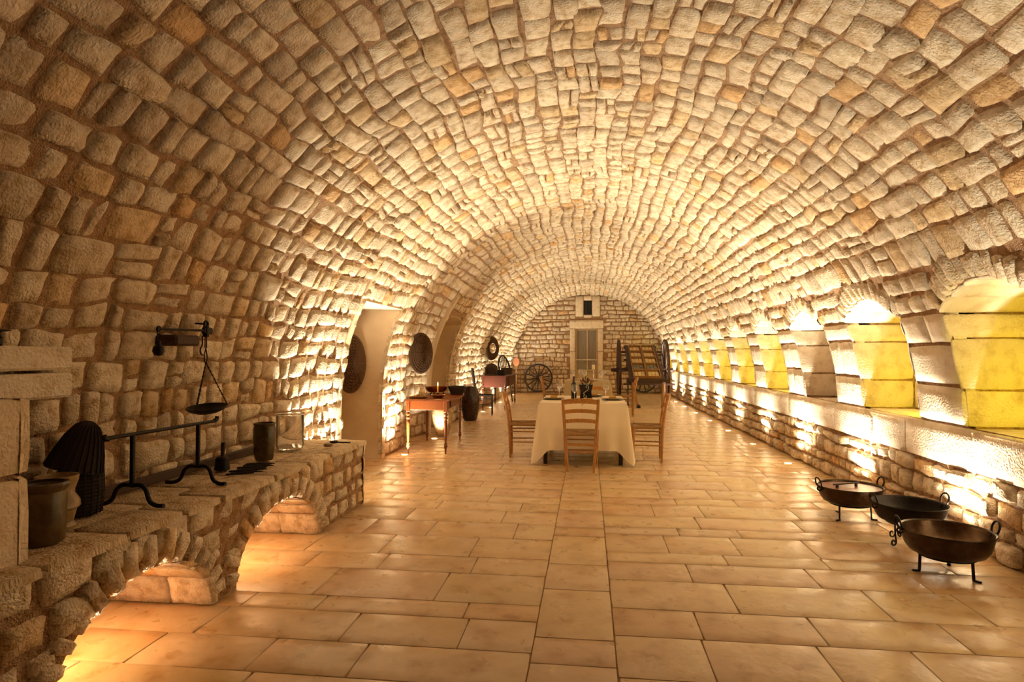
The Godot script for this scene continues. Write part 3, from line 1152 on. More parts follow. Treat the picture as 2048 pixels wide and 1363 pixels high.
# a ladder back chair with a rush seat; it faces +z of its own
func make_chair(called: String, label: String, group: String, wood: Material, seat_m: Material, high := 0.88, slats := 3) -> Node3D:
	var t := thing(called, label, "chair", Vector3.ZERO, 0.0, group)
	var sh := 0.455
	for s in [-1.0, 1.0]:
		var l := Shape.new()
		l.tube(curve([Vector3(s * 0.155, 0, -0.17), Vector3(s * 0.172, 0.25, -0.175), Vector3(s * 0.185, sh, -0.185), Vector3(s * 0.2, 0.68, -0.215), Vector3(s * 0.212, high, -0.265)], 4), [0.013, 0.015, 0.016, 0.017, 0.018, 0.018, 0.018, 0.019, 0.019, 0.019, 0.019, 0.019, 0.019, 0.018, 0.018, 0.017, 0.016], 10)
		obj("rear_leg", l, wood, t)
		var f := Shape.new()
		f.tube([Vector3(s * 0.195, 0, 0.2), Vector3(s * 0.2, 0.25, 0.195), Vector3(s * 0.205, sh + 0.015, 0.19)], [0.013, 0.017, 0.018], 10)
		obj("front_leg", f, wood, t)
	for k in slats:
		var y := lerpf(0.6, high - 0.045, float(k) / (slats - 1))
		var w := lerpf(0.195, 0.209, float(k) / (slats - 1))
		var z := lerpf(-0.203, -0.258, float(k) / (slats - 1))
		var sl := Shape.new()
		var hgt := 0.028 if k < slats - 1 else 0.036
		var n := 10
		sl.group = 1
		var ring := func(f: float):
			var c := Vector3((f * 2 - 1) * w, y + 0.02 * (1 - (f * 2 - 1) ** 2) , z - 0.032 * (1 - (f * 2 - 1) ** 2))
			return [c + Vector3(0, -hgt * 0.6, 0.006), c + Vector3(0, hgt, 0.006), c + Vector3(0, hgt, -0.006), c + Vector3(0, -hgt * 0.6, -0.006)]
		for j in n:
			var a: Array = ring.call(float(j) / n)
			var b: Array = ring.call(float(j + 1) / n)
			for i in 4:
				var i2 := (i + 1) % 4
				sl.group = i + 1
				sl.poly([a[i], a[i2], b[i2], b[i]], [Vector3.BACK, Vector3.UP, Vector3.FORWARD, Vector3.DOWN][i])
		obj("slat", sl, wood, t)
	var seat := Shape.new()
	var rows := []
	for j in 9:
		var v := j / 8.0
		var row := []
		for i in 9:
			var u := i / 8.0
			var w := lerpf(0.178, 0.212, v)
			var edge: float = maxf(absf(u * 2 - 1), absf(v * 2 - 1))
			row.append(Vector3((u * 2 - 1) * w, sh + 0.012 - 0.022 * (1 - edge) + (-0.02 if edge > 0.99 else 0.0), lerpf(-0.195, 0.212, v)))
		rows.append(row)
	seat.sheet(rows)
	for z in [-0.192, 0.205]:
		var w2 := 0.172 if z < 0 else 0.2
		seat.tube([Vector3(-w2, sh, z), Vector3(w2, sh, z)], 0.019, 8)
	for s in [-1.0, 1.0]:
		seat.tube([Vector3(s * 0.178, sh, -0.19), Vector3(s * 0.204, sh, 0.2)], 0.019, 8)
	# four woven triangles meeting at the middle
	for k in 4:
		seat.tube([Vector3(0, sh + 0.002, 0.0), Vector3([-0.17, 0.17, 0.2, -0.2][k], sh + 0.014, [-0.18, -0.18, 0.2, 0.2][k])], 0.005, 6)
	obj("seat", seat, seat_m, t)
	for spec in [[0.36, 0], [0.22, 0], [0.3, 1], [0.17, 1], [0.3, 2], [0.24, 3]]:
		var r := Shape.new()
		var y: float = spec[0]
		if spec[1] == 0:
			for s in [-1.0, 1.0]:
				var r2 := Shape.new()
				r2.tube([Vector3(s * 0.176, y, -0.178), Vector3(s * 0.2, y, 0.193)], 0.009, 8)
				obj("rail", r2, wood, t)
			continue
		elif spec[1] == 1:
			r.tube([Vector3(-0.2, y + 0.04, 0.195), Vector3(0.2, y + 0.04, 0.195)], 0.009, 8)
		elif spec[1] == 2:
			r.box(Vector3(0, y + 0.03, -0.18), Vector3(0.35, 0.034, 0.012), 0.004)
		else:
			r.tube([Vector3(-0.172, y, -0.176), Vector3(0.172, y, -0.176)], 0.009, 8)
		obj("rail", r, wood, t)
	return t

func cloth(half_x: float, half_z: float, top: float, drop: float, seed_: int, corner := 0.17) -> Shape:
	var s := Shape.new()
	var r := RandomNumberGenerator.new()
	r.seed = seed_
	var ph := r.randf() * TAU
	var n := 40
	var rim := []      # points of the rim with outward direction and nearness to a corner
	var rad := 0.02
	for side in 4:
		for k in n:
			var f := float(k) / n
			var a: Vector2 = [Vector2(-1, -1), Vector2(1, -1), Vector2(1, 1), Vector2(-1, 1)][side]
			var b: Vector2 = [Vector2(1, -1), Vector2(1, 1), Vector2(-1, 1), Vector2(-1, -1)][side]
			var h := Vector2(half_x, half_z)
			var p := (a * h).lerp(b * h, f)
			var out: Vector2 = [Vector2(0, -1), Vector2(1, 0), Vector2(0, 1), Vector2(-1, 0)][side]
			var d0 := p.distance_to(a * h)
			var d1 := p.distance_to(b * h)
			var cw := exp(-pow(minf(d0, d1) / 0.075, 2))
			var co: Vector2 = (a if d0 < d1 else b).normalized()
			rim.append([p, out.lerp(co, 0.75 * cw).normalized(), cw, f + side])
	# rim shared by top and skirt
	var rows := []
	for j in 15:
		var t := j / 14.0
		var row := []
		for q in rim:
			var p: Vector2 = q[0]
			var len: float = drop + corner * q[2]
			var bulge: float = 0.012 * sin(minf(t * 12, PI / 2)) + t * (0.02 + 0.1 * q[2])
			var fold: float = t * (1 - 0.5 * q[2]) * (0.018 * sin(q[3] * 13.0 + ph) + 0.012 * sin(q[3] * 29.0 + ph * 2))
			var o: Vector2 = p + q[1] * (bulge + fold)
			row.append(Vector3(o.x, maxf(top - rad * (1 - cos(minf(t * 12, PI / 2))) - len * t, 0.012), o.y))
		rows.append(row)
	s.sheet(rows, true)
	var tops := []
	for j in 7:
		var row := []
		for i in 7:
			row.append(Vector3(lerpf(-half_x, half_x, i / 6.0), top, lerpf(-half_z, half_z, j / 6.0)))
		tops.append(row)
	s.sheet(tops)
	return s

func plain_table(called: String, label: String, where: Vector3, hx: float, hz: float, top: float, m: Material) -> Node3D:
	var t := thing(called, label, "table", where)
	var p := Shape.new()
	p.box(Vector3(0, top - 0.02, 0), Vector3(hx * 2, 0.035, hz * 2), 0.006)
	obj("tabletop", p, m, t)
	for sx in [-1, 1]:
		for sz in [-1, 1]:
			var l := Shape.new()
			l.bar(Vector3(sx * (hx - 0.07), 0, sz * (hz - 0.07)), Vector3(sx * (hx - 0.07), top - 0.036, sz * (hz - 0.07)), 0.05, 0.05)
			obj("leg", l, m, t)
	var a := Shape.new()
	for s in [-1, 1]:
		a.box(Vector3(0, top - 0.085, s * (hz - 0.07)), Vector3(hx * 2 - 0.19, 0.09, 0.02), 0.003)
		a.box(Vector3(s * (hx - 0.07), top - 0.085, 0), Vector3(0.02, 0.09, hz * 2 - 0.19), 0.003)
	obj("apron", a, m, t)
	return t

func wine_glass(where: Vector3, label: String, group: String, k := 1.0) -> Node3D:
	var t := thing("wine_glass", label, "wine glass", where, 0.0, group)
	var s := Shape.new()
	s.lathe([Vector2(0, 0.001), Vector2(0.036, 0.001), Vector2(0.036, 0.004), Vector2(0.006, 0.012), Vector2(0.0045, 0.03), Vector2(0.0045, 0.095), Vector2(0.012, 0.105), Vector2(0.034, 0.122), Vector2(0.044, 0.15), Vector2(0.043, 0.18), Vector2(0.036, 0.215), Vector2(0.0345, 0.215), Vector2(0.0415, 0.18), Vector2(0.0425, 0.15), Vector2(0.033, 0.124), Vector2(0.0, 0.11)].map(func(p): return p * k), 20)
	obj("glass", s, mats.glass, t)
	return t

func plate_setting(where: Vector3, turn: float, side: String):
	var g := "place settings on the near dining table"
	var c := Shape.new()
	c.lathe([Vector2(0, 0.001), Vector2(0.1, 0.001), Vector2(0.15, 0.012), Vector2(0.152, 0.016), Vector2(0.1, 0.006), Vector2(0, 0.006)], 28)
	var o := obj("charger_plate", c, mats.charger)
	o.position = where
	tag(o, "dark charger plate at the %s of the near dining table" % side, "plate", g)
	var p := Shape.new()
	p.lathe([Vector2(0, 0.0), Vector2(0.07, 0.0), Vector2(0.09, 0.006), Vector2(0.13, 0.022), Vector2(0.132, 0.026), Vector2(0.09, 0.011), Vector2(0, 0.006)], 28)
	var o2 := obj("dinner_plate", p, mats.ceramic)
	o2.position = where + Vector3(0, 0.0065, 0)
	tag(o2, "cream dinner plate at the %s of the near dining table" % side, "plate", g)
	var n := Shape.new()
	for k in 3:
		n.box(Vector3(0, 0.007 + 0.011 * k, 0), Vector3(0.15 - 0.006 * k, 0.01, 0.1 - 0.004 * k), 0.004)
	var o3 := obj("napkin", n, mats.ochre_cloth)
	o3.position = where + Vector3(0, 0.0155, 0)
	o3.rotation.y = turn
	tag(o3, "folded ochre napkin on the plate at the %s of the near dining table" % side, "napkin", g)

func dining():
	var cx := -0.07
	var z := 8.62
	var top := 0.785
	plain_table("dining_table", "dark legged dining table under the white cloth in the middle of the hall", at(cx, 0, z), 0.55, 0.7, top, mats.dark_wood)
	var cl := obj("tablecloth", cloth(0.56, 0.71, top + 0.004, 0.575, 5), mats.linen)
	cl.position = at(cx, 0, z)
	tag(cl, "white tablecloth with long hanging corners on the near dining table", "tablecloth")
	var g := "ladder back chairs round the dining tables"
	var ch := make_chair("dining_chair", "light wood ladder back chair seen from behind, nearest the camera", g, mats.beech, mats.rush)
	ch.position = at(cx - 0.02, 0, 7.62)
	ch.rotation.y = PI
	again(ch, at(-0.9, 0, 8.55), PI / 2 + 0.05, "light wood ladder back chair on the long side nearer the antique tables")
	again(ch, at(0.79, 0, 8.42), -PI / 2 - 0.04, "light wood ladder back chair on the long side nearer the wall niches")
	again(ch, at(0.08, 0, 9.85), 0.0, "light wood ladder back chair at the far head of the near dining table")
	var ty := top + 0.005
	plate_setting(at(cx + 0.06, ty, 8.1), 0.0, "near head")
	plate_setting(at(cx - 0.4, ty, 8.52), PI / 2, "antique table side")
	plate_setting(at(cx + 0.4, ty, 8.5), PI / 2, "niche side")
	plate_setting(at(cx + 0.14, ty, 9.14), 0.0, "far head")
	wine_glass(at(-0.18, ty, 8.38), "empty wine glass standing before the dark bottle", "wine glasses on the near dining table")
	wine_glass(at(-0.41, ty, 8.92), "large empty wine glass nearest the cart wheel side of the table", "wine glasses on the near dining table", 1.1)
	wine_glass(at(0.25, ty, 8.85), "empty wine glass beside the far head plate of the table", "wine glasses on the near dining table")
	var b := thing("wine_bottle", "dark wine bottle with a red capsule beside the black flower pot", "bottle", at(-0.2, ty, 8.72))
	var bs := Shape.new()
	bs.lathe([Vector2(0, 0), Vector2(0.036, 0), Vector2(0.038, 0.006), Vector2(0.038, 0.185), Vector2(0.034, 0.205), Vector2(0.016, 0.235), Vector2(0.0145, 0.245), Vector2(0.0145, 0.25), Vector2(0, 0.25)], 20)
	obj("body", bs, mats.bottle_glass, b)
	var fs := Shape.new()
	fs.lathe([Vector2(0.0148, 0.238), Vector2(0.0152, 0.245), Vector2(0.0148, 0.3), Vector2(0.0165, 0.302), Vector2(0.0165, 0.312), Vector2(0, 0.313)], 16)
	obj("capsule", fs, mats.bottle_foil, b)
	# square black pot with a silver scroll and dried flowers
	var v := thing("flower_pot", "tapered black pot with a silver scroll and dried pink flowers", "flower pot", at(-0.03, ty, 8.75))
	var ps := Shape.new()
	ps.group = -1
	for q in [[0.085, 0.0, 0.075, 0.1], [0.075, 0.1, 0.095, 0.19], [0.095, 0.19, 0.1, 0.2]]:
		for k in 4:
			var bas := Basis(Vector3.UP, k * PI / 2)
			ps.poly([bas * Vector3(-q[0], q[1], q[0]), bas * Vector3(q[0], q[1], q[0]), bas * Vector3(q[2], q[3], q[2]), bas * Vector3(-q[2], q[3], q[2])], bas * Vector3.BACK)
	ps.poly([Vector3(-0.098, 0.197, -0.098), Vector3(0.098, 0.197, -0.098), Vector3(0.098, 0.197, 0.098), Vector3(-0.098, 0.197, 0.098)], Vector3.UP)
	obj("pot", ps, mats.black_paint, v)
	var sc := Shape.new()
	var path := scroll(Vector3(-0.005, 0.035, 0.088), 0.006, 0.03, TAU * 1.3, PI * 0.6, Vector3.RIGHT, Vector3.UP)
	path.append_array(curve([path[-1], Vector3(-0.035, 0.08, 0.086), Vector3(0.02, 0.12, 0.088), Vector3(0.04, 0.16, 0.094)], 4).slice(1))
	path.append_array(scroll(Vector3(0.015, 0.165, 0.096), 0.026, 0.006, 0.0, PI * 1.6, Vector3.RIGHT, Vector3.UP, 12).slice(1))
	sc.tube(path, 0.0045, 6)
	obj("scroll", sc, mats.silver_paint, v)
	var fl := Shape.new()
	var lf := Shape.new()
	var r := RandomNumberGenerator.new()
	r.seed = 4
	for k in 16:
		var p := Vector3(r.randf_range(-0.1, 0.11), r.randf_range(0.215, 0.262), r.randf_range(-0.09, 0.09))
		for j in 5:
			var a := TAU * j / 5 + k
			fl.group = -1
			var d := Vector3(cos(a), 0.5, sin(a)) * 0.02
			fl.poly([p, p + d + Vector3(-sin(a), 0, cos(a)) * 0.009, p + d * 1.5, p + d + Vector3(sin(a), 0, -cos(a)) * 0.009], Vector3.UP)
		lf.tube([Vector3(p.x * 0.6, 0.195, p.z * 0.6), p], 0.003, 5)
	for k in 7:
		var a := TAU * k / 7
		var e := Vector3(cos(a) * 0.07, 0.27 + 0.02 * (k % 3), sin(a) * 0.07)
		lf.group = -1
		lf.poly([Vector3(0, 0.2, 0), e * Vector3(0.6, 1, 0.6) - Vector3(-sin(a), 0, cos(a)) * 0.014, e, e * Vector3(0.6, 1, 0.6) + Vector3(-sin(a), 0, cos(a)) * 0.014], Vector3.UP)
	obj("flowers", fl, mats.petal, v)
	obj("leaves", lf, mats.leaf, v)
	# knife and fork by the near plate
	var cut := Shape.new()
	cut.box(Vector3(0, 0.004, 0), Vector3(0.016, 0.003, 0.1), 0.001)
	cut.box(Vector3(0, 0.004, -0.09), Vector3(0.013, 0.004, 0.09), 0.001)
	var kn := obj("table_knife", cut, mats.steel)
	kn.position = at(cx + 0.26, ty, 8.1)
	kn.rotation.y = -0.5
	tag(kn, "steel table knife beside the plate at the near head of the table", "knife")

	# the farther table with a lace edged cloth
	var z2 := 14.9
	plain_table("far_dining_table", "far dining table under a lace cloth before the glazed door", at(0.0, 0, z2), 0.5, 0.75, top, mats.dark_wood)
	var lc := obj("lace_tablecloth", cloth(0.51, 0.76, top + 0.004, 0.56, 9, 0.1), mats.lace)
	lc.position = at(0.0, 0, z2)
	tag(lc, "patterned lace cloth hanging over the far dining table", "tablecloth")
	again(ch, at(0.84, 0, 14.3), -PI / 2, "light wood ladder back chair beside the lace covered far table, toward the cart")
	again(ch, at(-0.84, 0, 14.5), PI / 2, "light wood ladder back chair beside the lace covered far table, toward the cart wheel")
	for k in 5:
		wine_glass(at([-0.35, -0.18, 0.32, 0.38, -0.08][k], ty, [14.5, 15.1, 14.6, 15.2, 14.33][k]), ["empty wine glass at the near corner of the lace covered table, wheel side", "empty wine glass in the middle of the lace covered table", "empty wine glass at the near corner of the lace covered table, cart side", "empty wine glass at the far end of the lace covered table", "empty wine glass at the near edge of the lace covered table"][k], "wine glasses on the lace covered table", 1.15)
	var cs := thing("candle_stand", "tall clear glass candle stand on the lace covered table", "candle holder", at(0.13, ty, 14.9))
	var st := Shape.new()
	st.lathe([Vector2(0, 0.001), Vector2(0.06, 0.001), Vector2(0.06, 0.008), Vector2(0.012, 0.03), Vector2(0.01, 0.1), Vector2(0.02, 0.13), Vector2(0.01, 0.16), Vector2(0.012, 0.23), Vector2(0.045, 0.25), Vector2(0.045, 0.256), Vector2(0, 0.256)], 18)
	obj("stem", st, mats.glass, cs)
	var wx := Shape.new()
	wx.lathe([Vector2(0, 0), Vector2(0.036, 0), Vector2(0.037, 0.003), Vector2(0.037, 0.105), Vector2(0.034, 0.108), Vector2(0, 0.106)], 18)
	var cn := thing("white_candle", "thick white pillar candle on the tall glass stand", "candle", at(0.13, ty + 0.257, 14.9))
	obj("wax", wx, mats.wax, cn)
	var wk := Shape.new()
	wk.tube([Vector3(0, 0.104, 0), Vector3(0.002, 0.116, 0)], 0.0015, 5)
	obj("wick", wk, mats.black_paint, cn)
	for k in 2:
		var p2 := Shape.new()
		p2.lathe([Vector2(0, 0.0), Vector2(0.08, 0.0), Vector2(0.13, 0.018), Vector2(0.132, 0.022), Vector2(0.08, 0.006), Vector2(0, 0.005)], 24)
		var o := obj("side_plate", p2, mats.ceramic)
		o.position = at([0.12, -0.25][k], ty, [14.42, 14.8][k])
		tag(o, ["white plate at the near edge of the lace covered table", "white plate on the wheel side of the lace covered table"][k], "plate", "plates on the lace covered table")

# ---------------------------------------------------------------- antique tables along the left wall
func turned_leg(h: float, r := 0.024) -> Shape:
	var s := Shape.new()
	var p := [Vector2(0, 0), Vector2(0.35, 0), Vector2(0.45, 0.03), Vector2(0.6, 0.09), Vector2(0.95, 0.13), Vector2(1.15, 0.155), Vector2(0.8, 0.175), Vector2(1.1, 0.19), Vector2(0.62, 0.215), Vector2(0.7, 0.3), Vector2(0.95, 0.55), Vector2(1.05, 0.62), Vector2(0.65, 0.645), Vector2(1.2, 0.665), Vector2(1.25, 0.685), Vector2(0.7, 0.705), Vector2(1.2, 0.73), Vector2(1.25, 0.75), Vector2(0.8, 0.77), Vector2(1.0, 0.79)]
	s.lathe(p.map(func(q): return Vector2(q.x * r, q.y * h)), 14)
	s.box(Vector3(0, h * 0.9, 0), Vector3(r * 2.1, h * 0.21, r * 2.1), 0.003)
	return s

func wall_table(called: String, label: String, where: Vector3, turn: float, w: float, l: float, h: float, apron: float, m: Material) -> Node3D:
	var t := thing(called, label, "table", where, turn)
	var top := Shape.new()
	var o := PackedVector2Array()
	var n := 10
	o.append(Vector2(-w * 0.5 - 0.02, l * 0.5 + 0.03))
	o.append(Vector2(-w * 0.5 - 0.02, -l * 0.5 - 0.03))
	for k in n + 1:      # softly bowed front
		var f := float(k) / n
		o.append(Vector2(w * 0.5 + 0.03 + 0.05 * sin(f * PI), lerpf(-l * 0.5 - 0.03, l * 0.5 + 0.03, f)))
	top.prism(o, 0.024, Transform3D(Basis(Vector3.RIGHT, Vector3.BACK, Vector3.DOWN), Vector3(0, h, 0)))
	obj("tabletop", top, m, t)
	for sx in [-1, 1]:
		for sz in [-1, 1]:
			var lg := obj("leg", turned_leg(h - 0.025), m, t)
			lg.position = Vector3(sx * (w * 0.5 - 0.03), 0, sz * (l * 0.5 - 0.03))
	var a := Shape.new()
	for s in [-1, 1]:
		a.box(Vector3(0, h - 0.026 - apron * 0.5, s * (l * 0.5 - 0.03)), Vector3(w - 0.11, apron, 0.02), 0.003)
		a.box(Vector3(s * (w * 0.5 - 0.03), h - 0.026 - apron * 0.5, 0), Vector3(0.02, apron, l - 0.11), 0.003)
	obj("apron", a, m, t)
	var d := Shape.new()
	d.box(Vector3(w * 0.5 - 0.012, h - 0.026 - apron * 0.5, 0), Vector3(0.012, apron * 0.72, l * 0.5), 0.004)
	var dr := obj("drawer", d, m, t)
	var kb := Shape.new()
	kb.lathe([Vector2(0, 0), Vector2(0.006, 0), Vector2(0.006, 0.012), Vector2(0.013, 0.018), Vector2(0.013, 0.024), Vector2(0, 0.028)], 12, Transform3D(Basis(Vector3.FORWARD, -PI / 2), Vector3(w * 0.5 - 0.006, h - 0.026 - apron * 0.5, 0)))
	obj("knob", kb, m, dr)
	return t

func wall_basket(where: Vector3, face_turn: float, ry: float, rx: float, ring: bool, label: String):
	# an oval of woven coils hung on the wall, its face towards +z of its own
	var t := thing("wall_basket", label, "basket", where, face_turn, "woven baskets hung along the left wall")
	var coils := Shape.new()
	var n := 9
	for k in n:
		if ring and k < 4:
			continue
		var f := (k + 0.6) / n
		var path := []
		for j in 32:
			var a := TAU * j / 32
			path.append(Vector3(cos(a) * rx * f, sin(a) * ry * f, 0.03 + 0.085 * (1 - f * f) + 0.004 * sin(a * 16 + k * PI)))
		coils.tube(path, rx / n * 0.62, 6, true)
	var web := []
	for k in 7:
		var f := lerpf(0.44 if ring else 0.02, 1.0, k / 6.0)
		var row := []
		for j in 32:
			var a := TAU * j / 32
			row.append(Vector3(cos(a) * rx * f, sin(a) * ry * f, 0.027 + 0.085 * (1 - f * f)))
		web.append(row)
	coils.sheet(web, true)
	obj("coils", coils, mats.wicker, t)
	var rim := Shape.new()
	var rp := []
	for j in 32:
		var a := TAU * j / 32
		rp.append(Vector3(cos(a) * rx, sin(a) * ry, 0.025))
	rim.tube(rp, 0.02, 8, true)
	obj("rim", rim, mats.wicker, t)
	if not ring:
		var ribs := Shape.new()
		for k in 8:
			var a := PI * k / 8
			var path := []
			for j in 9:
				var f := (j - 4) / 4.0
				path.append(Vector3(cos(a) * rx * f, sin(a) * ry * f, 0.047 + 0.085 * (1 - f * f)))
			ribs.tube(path, 0.006, 5)
		obj("ribs", ribs, mats.wicker, t)

func jar(called: String, label: String, where: Vector3, profile: Array, m: Material, cat := "jar") -> Node3D:
	var t := thing(called, label, cat, where)
	var s := Shape.new()
	var p := profile.duplicate()
	var rim: Vector2 = p[-1]
	# wall thickness: go back down inside
	for k in range(profile.size() - 1, 1, -1):
		p.append(Vector2(maxf(profile[k].x - 0.012, 0.01), profile[k].y - (0.0 if k == profile.size() - 1 else 0.002)))
	p.append(Vector2(0, profile[1].y + 0.015))
	p.insert(0, Vector2(0, profile[0].y))
	s.lathe(p, 28)
	obj("body", s, m, t)
	return t

func left_side():
	# first table: turned legs, candle, trays and a copper pan
	var t1 := at(-2.31, 0, 9.2)
	wall_table("console_table", "honey coloured side table with turned legs and a lit candle on it", t1, 0.05, 0.6, 1.35, 0.775, 0.13, mats.table_wood)
	var y := 0.776
	var cs := thing("candle_holder", "small dark candle holder on the honey coloured side table", "candle holder", at(-2.25, y, 9.08))
	var h := Shape.new()
	h.lathe([Vector2(0, 0), Vector2(0.06, 0), Vector2(0.062, 0.008), Vector2(0.02, 0.012), Vector2(0.016, 0.05), Vector2(0.02, 0.055), Vector2(0.013, 0.056), Vector2(0, 0.05)], 18)
	obj("holder", h, mats.iron, cs)
	var cd := thing("burning_candle", "slim yellow candle burning on the honey coloured side table", "candle", at(-2.25, y + 0.05, 9.08))
	var wx := Shape.new()
	wx.lathe([Vector2(0, 0), Vector2(0.012, 0), Vector2(0.0115, 0.105), Vector2(0.007, 0.112), Vector2(0, 0.11)], 12)
	obj("wax", wx, mats.yellow_wax, cd)
	var fl := Shape.new()
	fl.lathe([Vector2(0, 0.113), Vector2(0.005, 0.12), Vector2(0.008, 0.13), Vector2(0.006, 0.145), Vector2(0, 0.168)], 10)
	obj("flame", fl, mats.flame, cd)
	var cl := OmniLight3D.new()
	cl.name = "candle_light"
	cd.add_child(cl)
	cl.position = Vector3(0, 0.135, 0)
	cl.light_color = Color(1, 0.75, 0.4)
	cl.light_energy = 0.006
	cl.light_size = 0.008
	cl.omni_range = 20
	cl.omni_attenuation = 2.0
	cl.shadow_enabled = true
	var tray := thing("wooden_tray", "oval wooden tray with a looped handle at the near corner of the side table", "tray", at(-2.44, y, 8.68), 0.3)
	var ts := Shape.new()
	ts.lathe([Vector2(0, 0), Vector2(0.11, 0), Vector2(0.15, 0.028), Vector2(0.145, 0.03), Vector2(0.105, 0.008), Vector2(0, 0.008)], 24, Transform3D.IDENTITY, 0.6)
	obj("dish", ts, mats.crate_wood, tray)
	var hd := Shape.new()
	hd.tube(scroll(Vector3(0.0, 0.02, 0.088), 0.03, 0.03, 0, PI, Vector3.RIGHT, Vector3.UP, 12), 0.006, 6)
	obj("handle", hd, mats.crate_wood, tray)
	var bb := thing("wooden_bowl", "shallow brown wooden bowl beside the oval tray on the side table", "bowl", at(-2.17, y, 8.78))
	var bs := Shape.new()
	bs.lathe([Vector2(0, 0), Vector2(0.06, 0), Vector2(0.11, 0.045), Vector2(0.105, 0.047), Vector2(0.058, 0.01), Vector2(0, 0.01)], 24)
	obj("bowl", bs, mats.table_wood, bb)
	var pc := thing("copper_pan", "wide old copper pan on a stand at the back of the side table", "pan", at(-2.36, y, 9.42))
	var ps := Shape.new()
	ps.lathe([Vector2(0, 0.05), Vector2(0.12, 0.05), Vector2(0.155, 0.075), Vector2(0.175, 0.125), Vector2(0.188, 0.13), Vector2(0.17, 0.128), Vector2(0.148, 0.08), Vector2(0, 0.06)], 28)
	obj("bowl", ps, mats.copper, pc)
	for k in 3:
		var f := Shape.new()
		var a := TAU * k / 3
		f.tube([Vector3(cos(a) * 0.11, 0.05, sin(a) * 0.11), Vector3(cos(a) * 0.13, 0.001, sin(a) * 0.13)], 0.008, 6)
		obj("foot", f, mats.iron, pc)
	var bk := thing("dark_basket", "low dark basket at the far end of the honey coloured side table", "basket", at(-2.07, y, 9.6))
	var ks := Shape.new()
	for k in 5:
		ks.tube(circle(Vector3(0, 0.014 + 0.026 * k, 0), 0.09 + 0.01 * k, Vector3.RIGHT, Vector3.BACK, 24), 0.015, 6, true)
	ks.lathe([Vector2(0, 0.004), Vector2(0.1, 0.004), Vector2(0.1, 0.012), Vector2(0, 0.012)], 20)
	obj("coils", ks, mats.dark_wicker, bk)
	var mug := jar("small_jug", "small pale jug standing against the wall on the side table", at(-2.5, y, 9.1), [Vector2(0.035, 0), Vector2(0.05, 0.04), Vector2(0.045, 0.08), Vector2(0.03, 0.11), Vector2(0.036, 0.13)], mats.biscuit, "jug")
	var jh := Shape.new()
	jh.tube(scroll(Vector3(0.045, 0.075, 0), 0.032, 0.032, -PI / 2, PI / 2, Vector3.RIGHT, Vector3.UP, 10), 0.006, 6)
	obj("handle", jh, mats.biscuit, mug)
	jar("lamplit_jar", "pale tapering terracotta jar lit from below under the side table", at(-2.5, 0, 10.42), [Vector2(0.09, 0), Vector2(0.12, 0.06), Vector2(0.165, 0.25), Vector2(0.195, 0.42), Vector2(0.19, 0.5), Vector2(0.15, 0.57), Vector2(0.13, 0.6), Vector2(0.14, 0.63)], mats.biscuit)
	jar("oil_jar", "large dark brown glazed oil jar standing between the two side tables", at(-2.5, 0, 12.95), [Vector2(0.13, 0), Vector2(0.15, 0.05), Vector2(0.19, 0.25), Vector2(0.2, 0.42), Vector2(0.185, 0.58), Vector2(0.15, 0.67), Vector2(0.14, 0.7), Vector2(0.155, 0.72)], mats.brown_glaze)
	wall_basket(at(-2.74, 1.43, 9.84), PI / 2 - 0.62, 0.32, 0.23, false, "large oval woven basket hung above the honey coloured side table")
	wall_basket(at(-2.66, 1.57, 16.75), PI / 2 - 0.75, 0.31, 0.25, true, "ring shaped woven basket with an open middle, hung above the red table")
	wall_basket(at(-3.16, 1.29, 7.9), 0.8, 0.38, 0.2, false, "woven basket half hidden in the first white doorway")
	# the dark chair and the second table
	var dc := make_chair("dark_chair", "dark high backed ladder chair between the oil jar and the red table", "", mats.dark_wood, mats.dark_wicker, 1.08, 4)
	dc.position = at(-2.42, 0, 14.2)
	dc.rotation.y = PI / 2 + 0.12
	wall_table("red_side_table", "reddish brown side table with a deep drawer beside the dark chair", at(-2.33, 0, 16.2), 0.0, 0.62, 2.1, 0.87, 0.26, mats.red_wood)
	var y2 := 0.871
	var ov := thing("arched_box", "dark arched wooden box on the red side table near the wall", "box", at(-2.5, y2, 15.9))
	var os := Shape.new()
	var out := PackedVector2Array([Vector2(-0.16, 0), Vector2(0.16, 0), Vector2(0.16, 0.12)])
	for k in 9:
		var a := PI * k / 8
		out.append(Vector2(cos(a) * 0.16, 0.16 + sin(a) * 0.14))
	out.append(Vector2(-0.16, 0.12))
	os.prism(out, 0.03, Transform3D(Basis.IDENTITY, Vector3(0, 0, 0)))
	os.prism(PackedVector2Array([Vector2(-0.15, 0), Vector2(-0.11, 0), Vector2(-0.11, 0.2), Vector2(-0.15, 0.2)]), 0.2, Transform3D(Basis.IDENTITY, Vector3.ZERO))
	os.prism(PackedVector2Array([Vector2(0.15, 0), Vector2(0.11, 0), Vector2(0.11, 0.2), Vector2(0.15, 0.2)]), 0.2, Transform3D(Basis.IDENTITY, Vector3.ZERO))
	os.box(Vector3(0, 0.015, 0.1), Vector3(0.3, 0.03, 0.2), 0.004)
	obj("case", os, mats.grey_wood, ov)
	for k in 2:
		var bx := thing(["iron_box", "wooden_measure"][k], ["square black iron box on the front of the red side table", "open grey wooden measure at the far end of the red side table"][k], "box", at([-2.2, -2.18][k], y2, [15.6, 16.5][k]))
		var q := Shape.new()
		var w: float = [0.17, 0.26][k]
		var hh: float = [0.14, 0.17][k]
		for s in [-1, 1]:
			q.box(Vector3(s * w * 0.5, hh * 0.5, 0), Vector3(0.014, hh, w), 0.003)
			q.box(Vector3(0, hh * 0.5, s * w * 0.5), Vector3(w, hh, 0.014), 0.003)
		q.box(Vector3(0, 0.008, 0), Vector3(w, 0.014, w), 0.002)
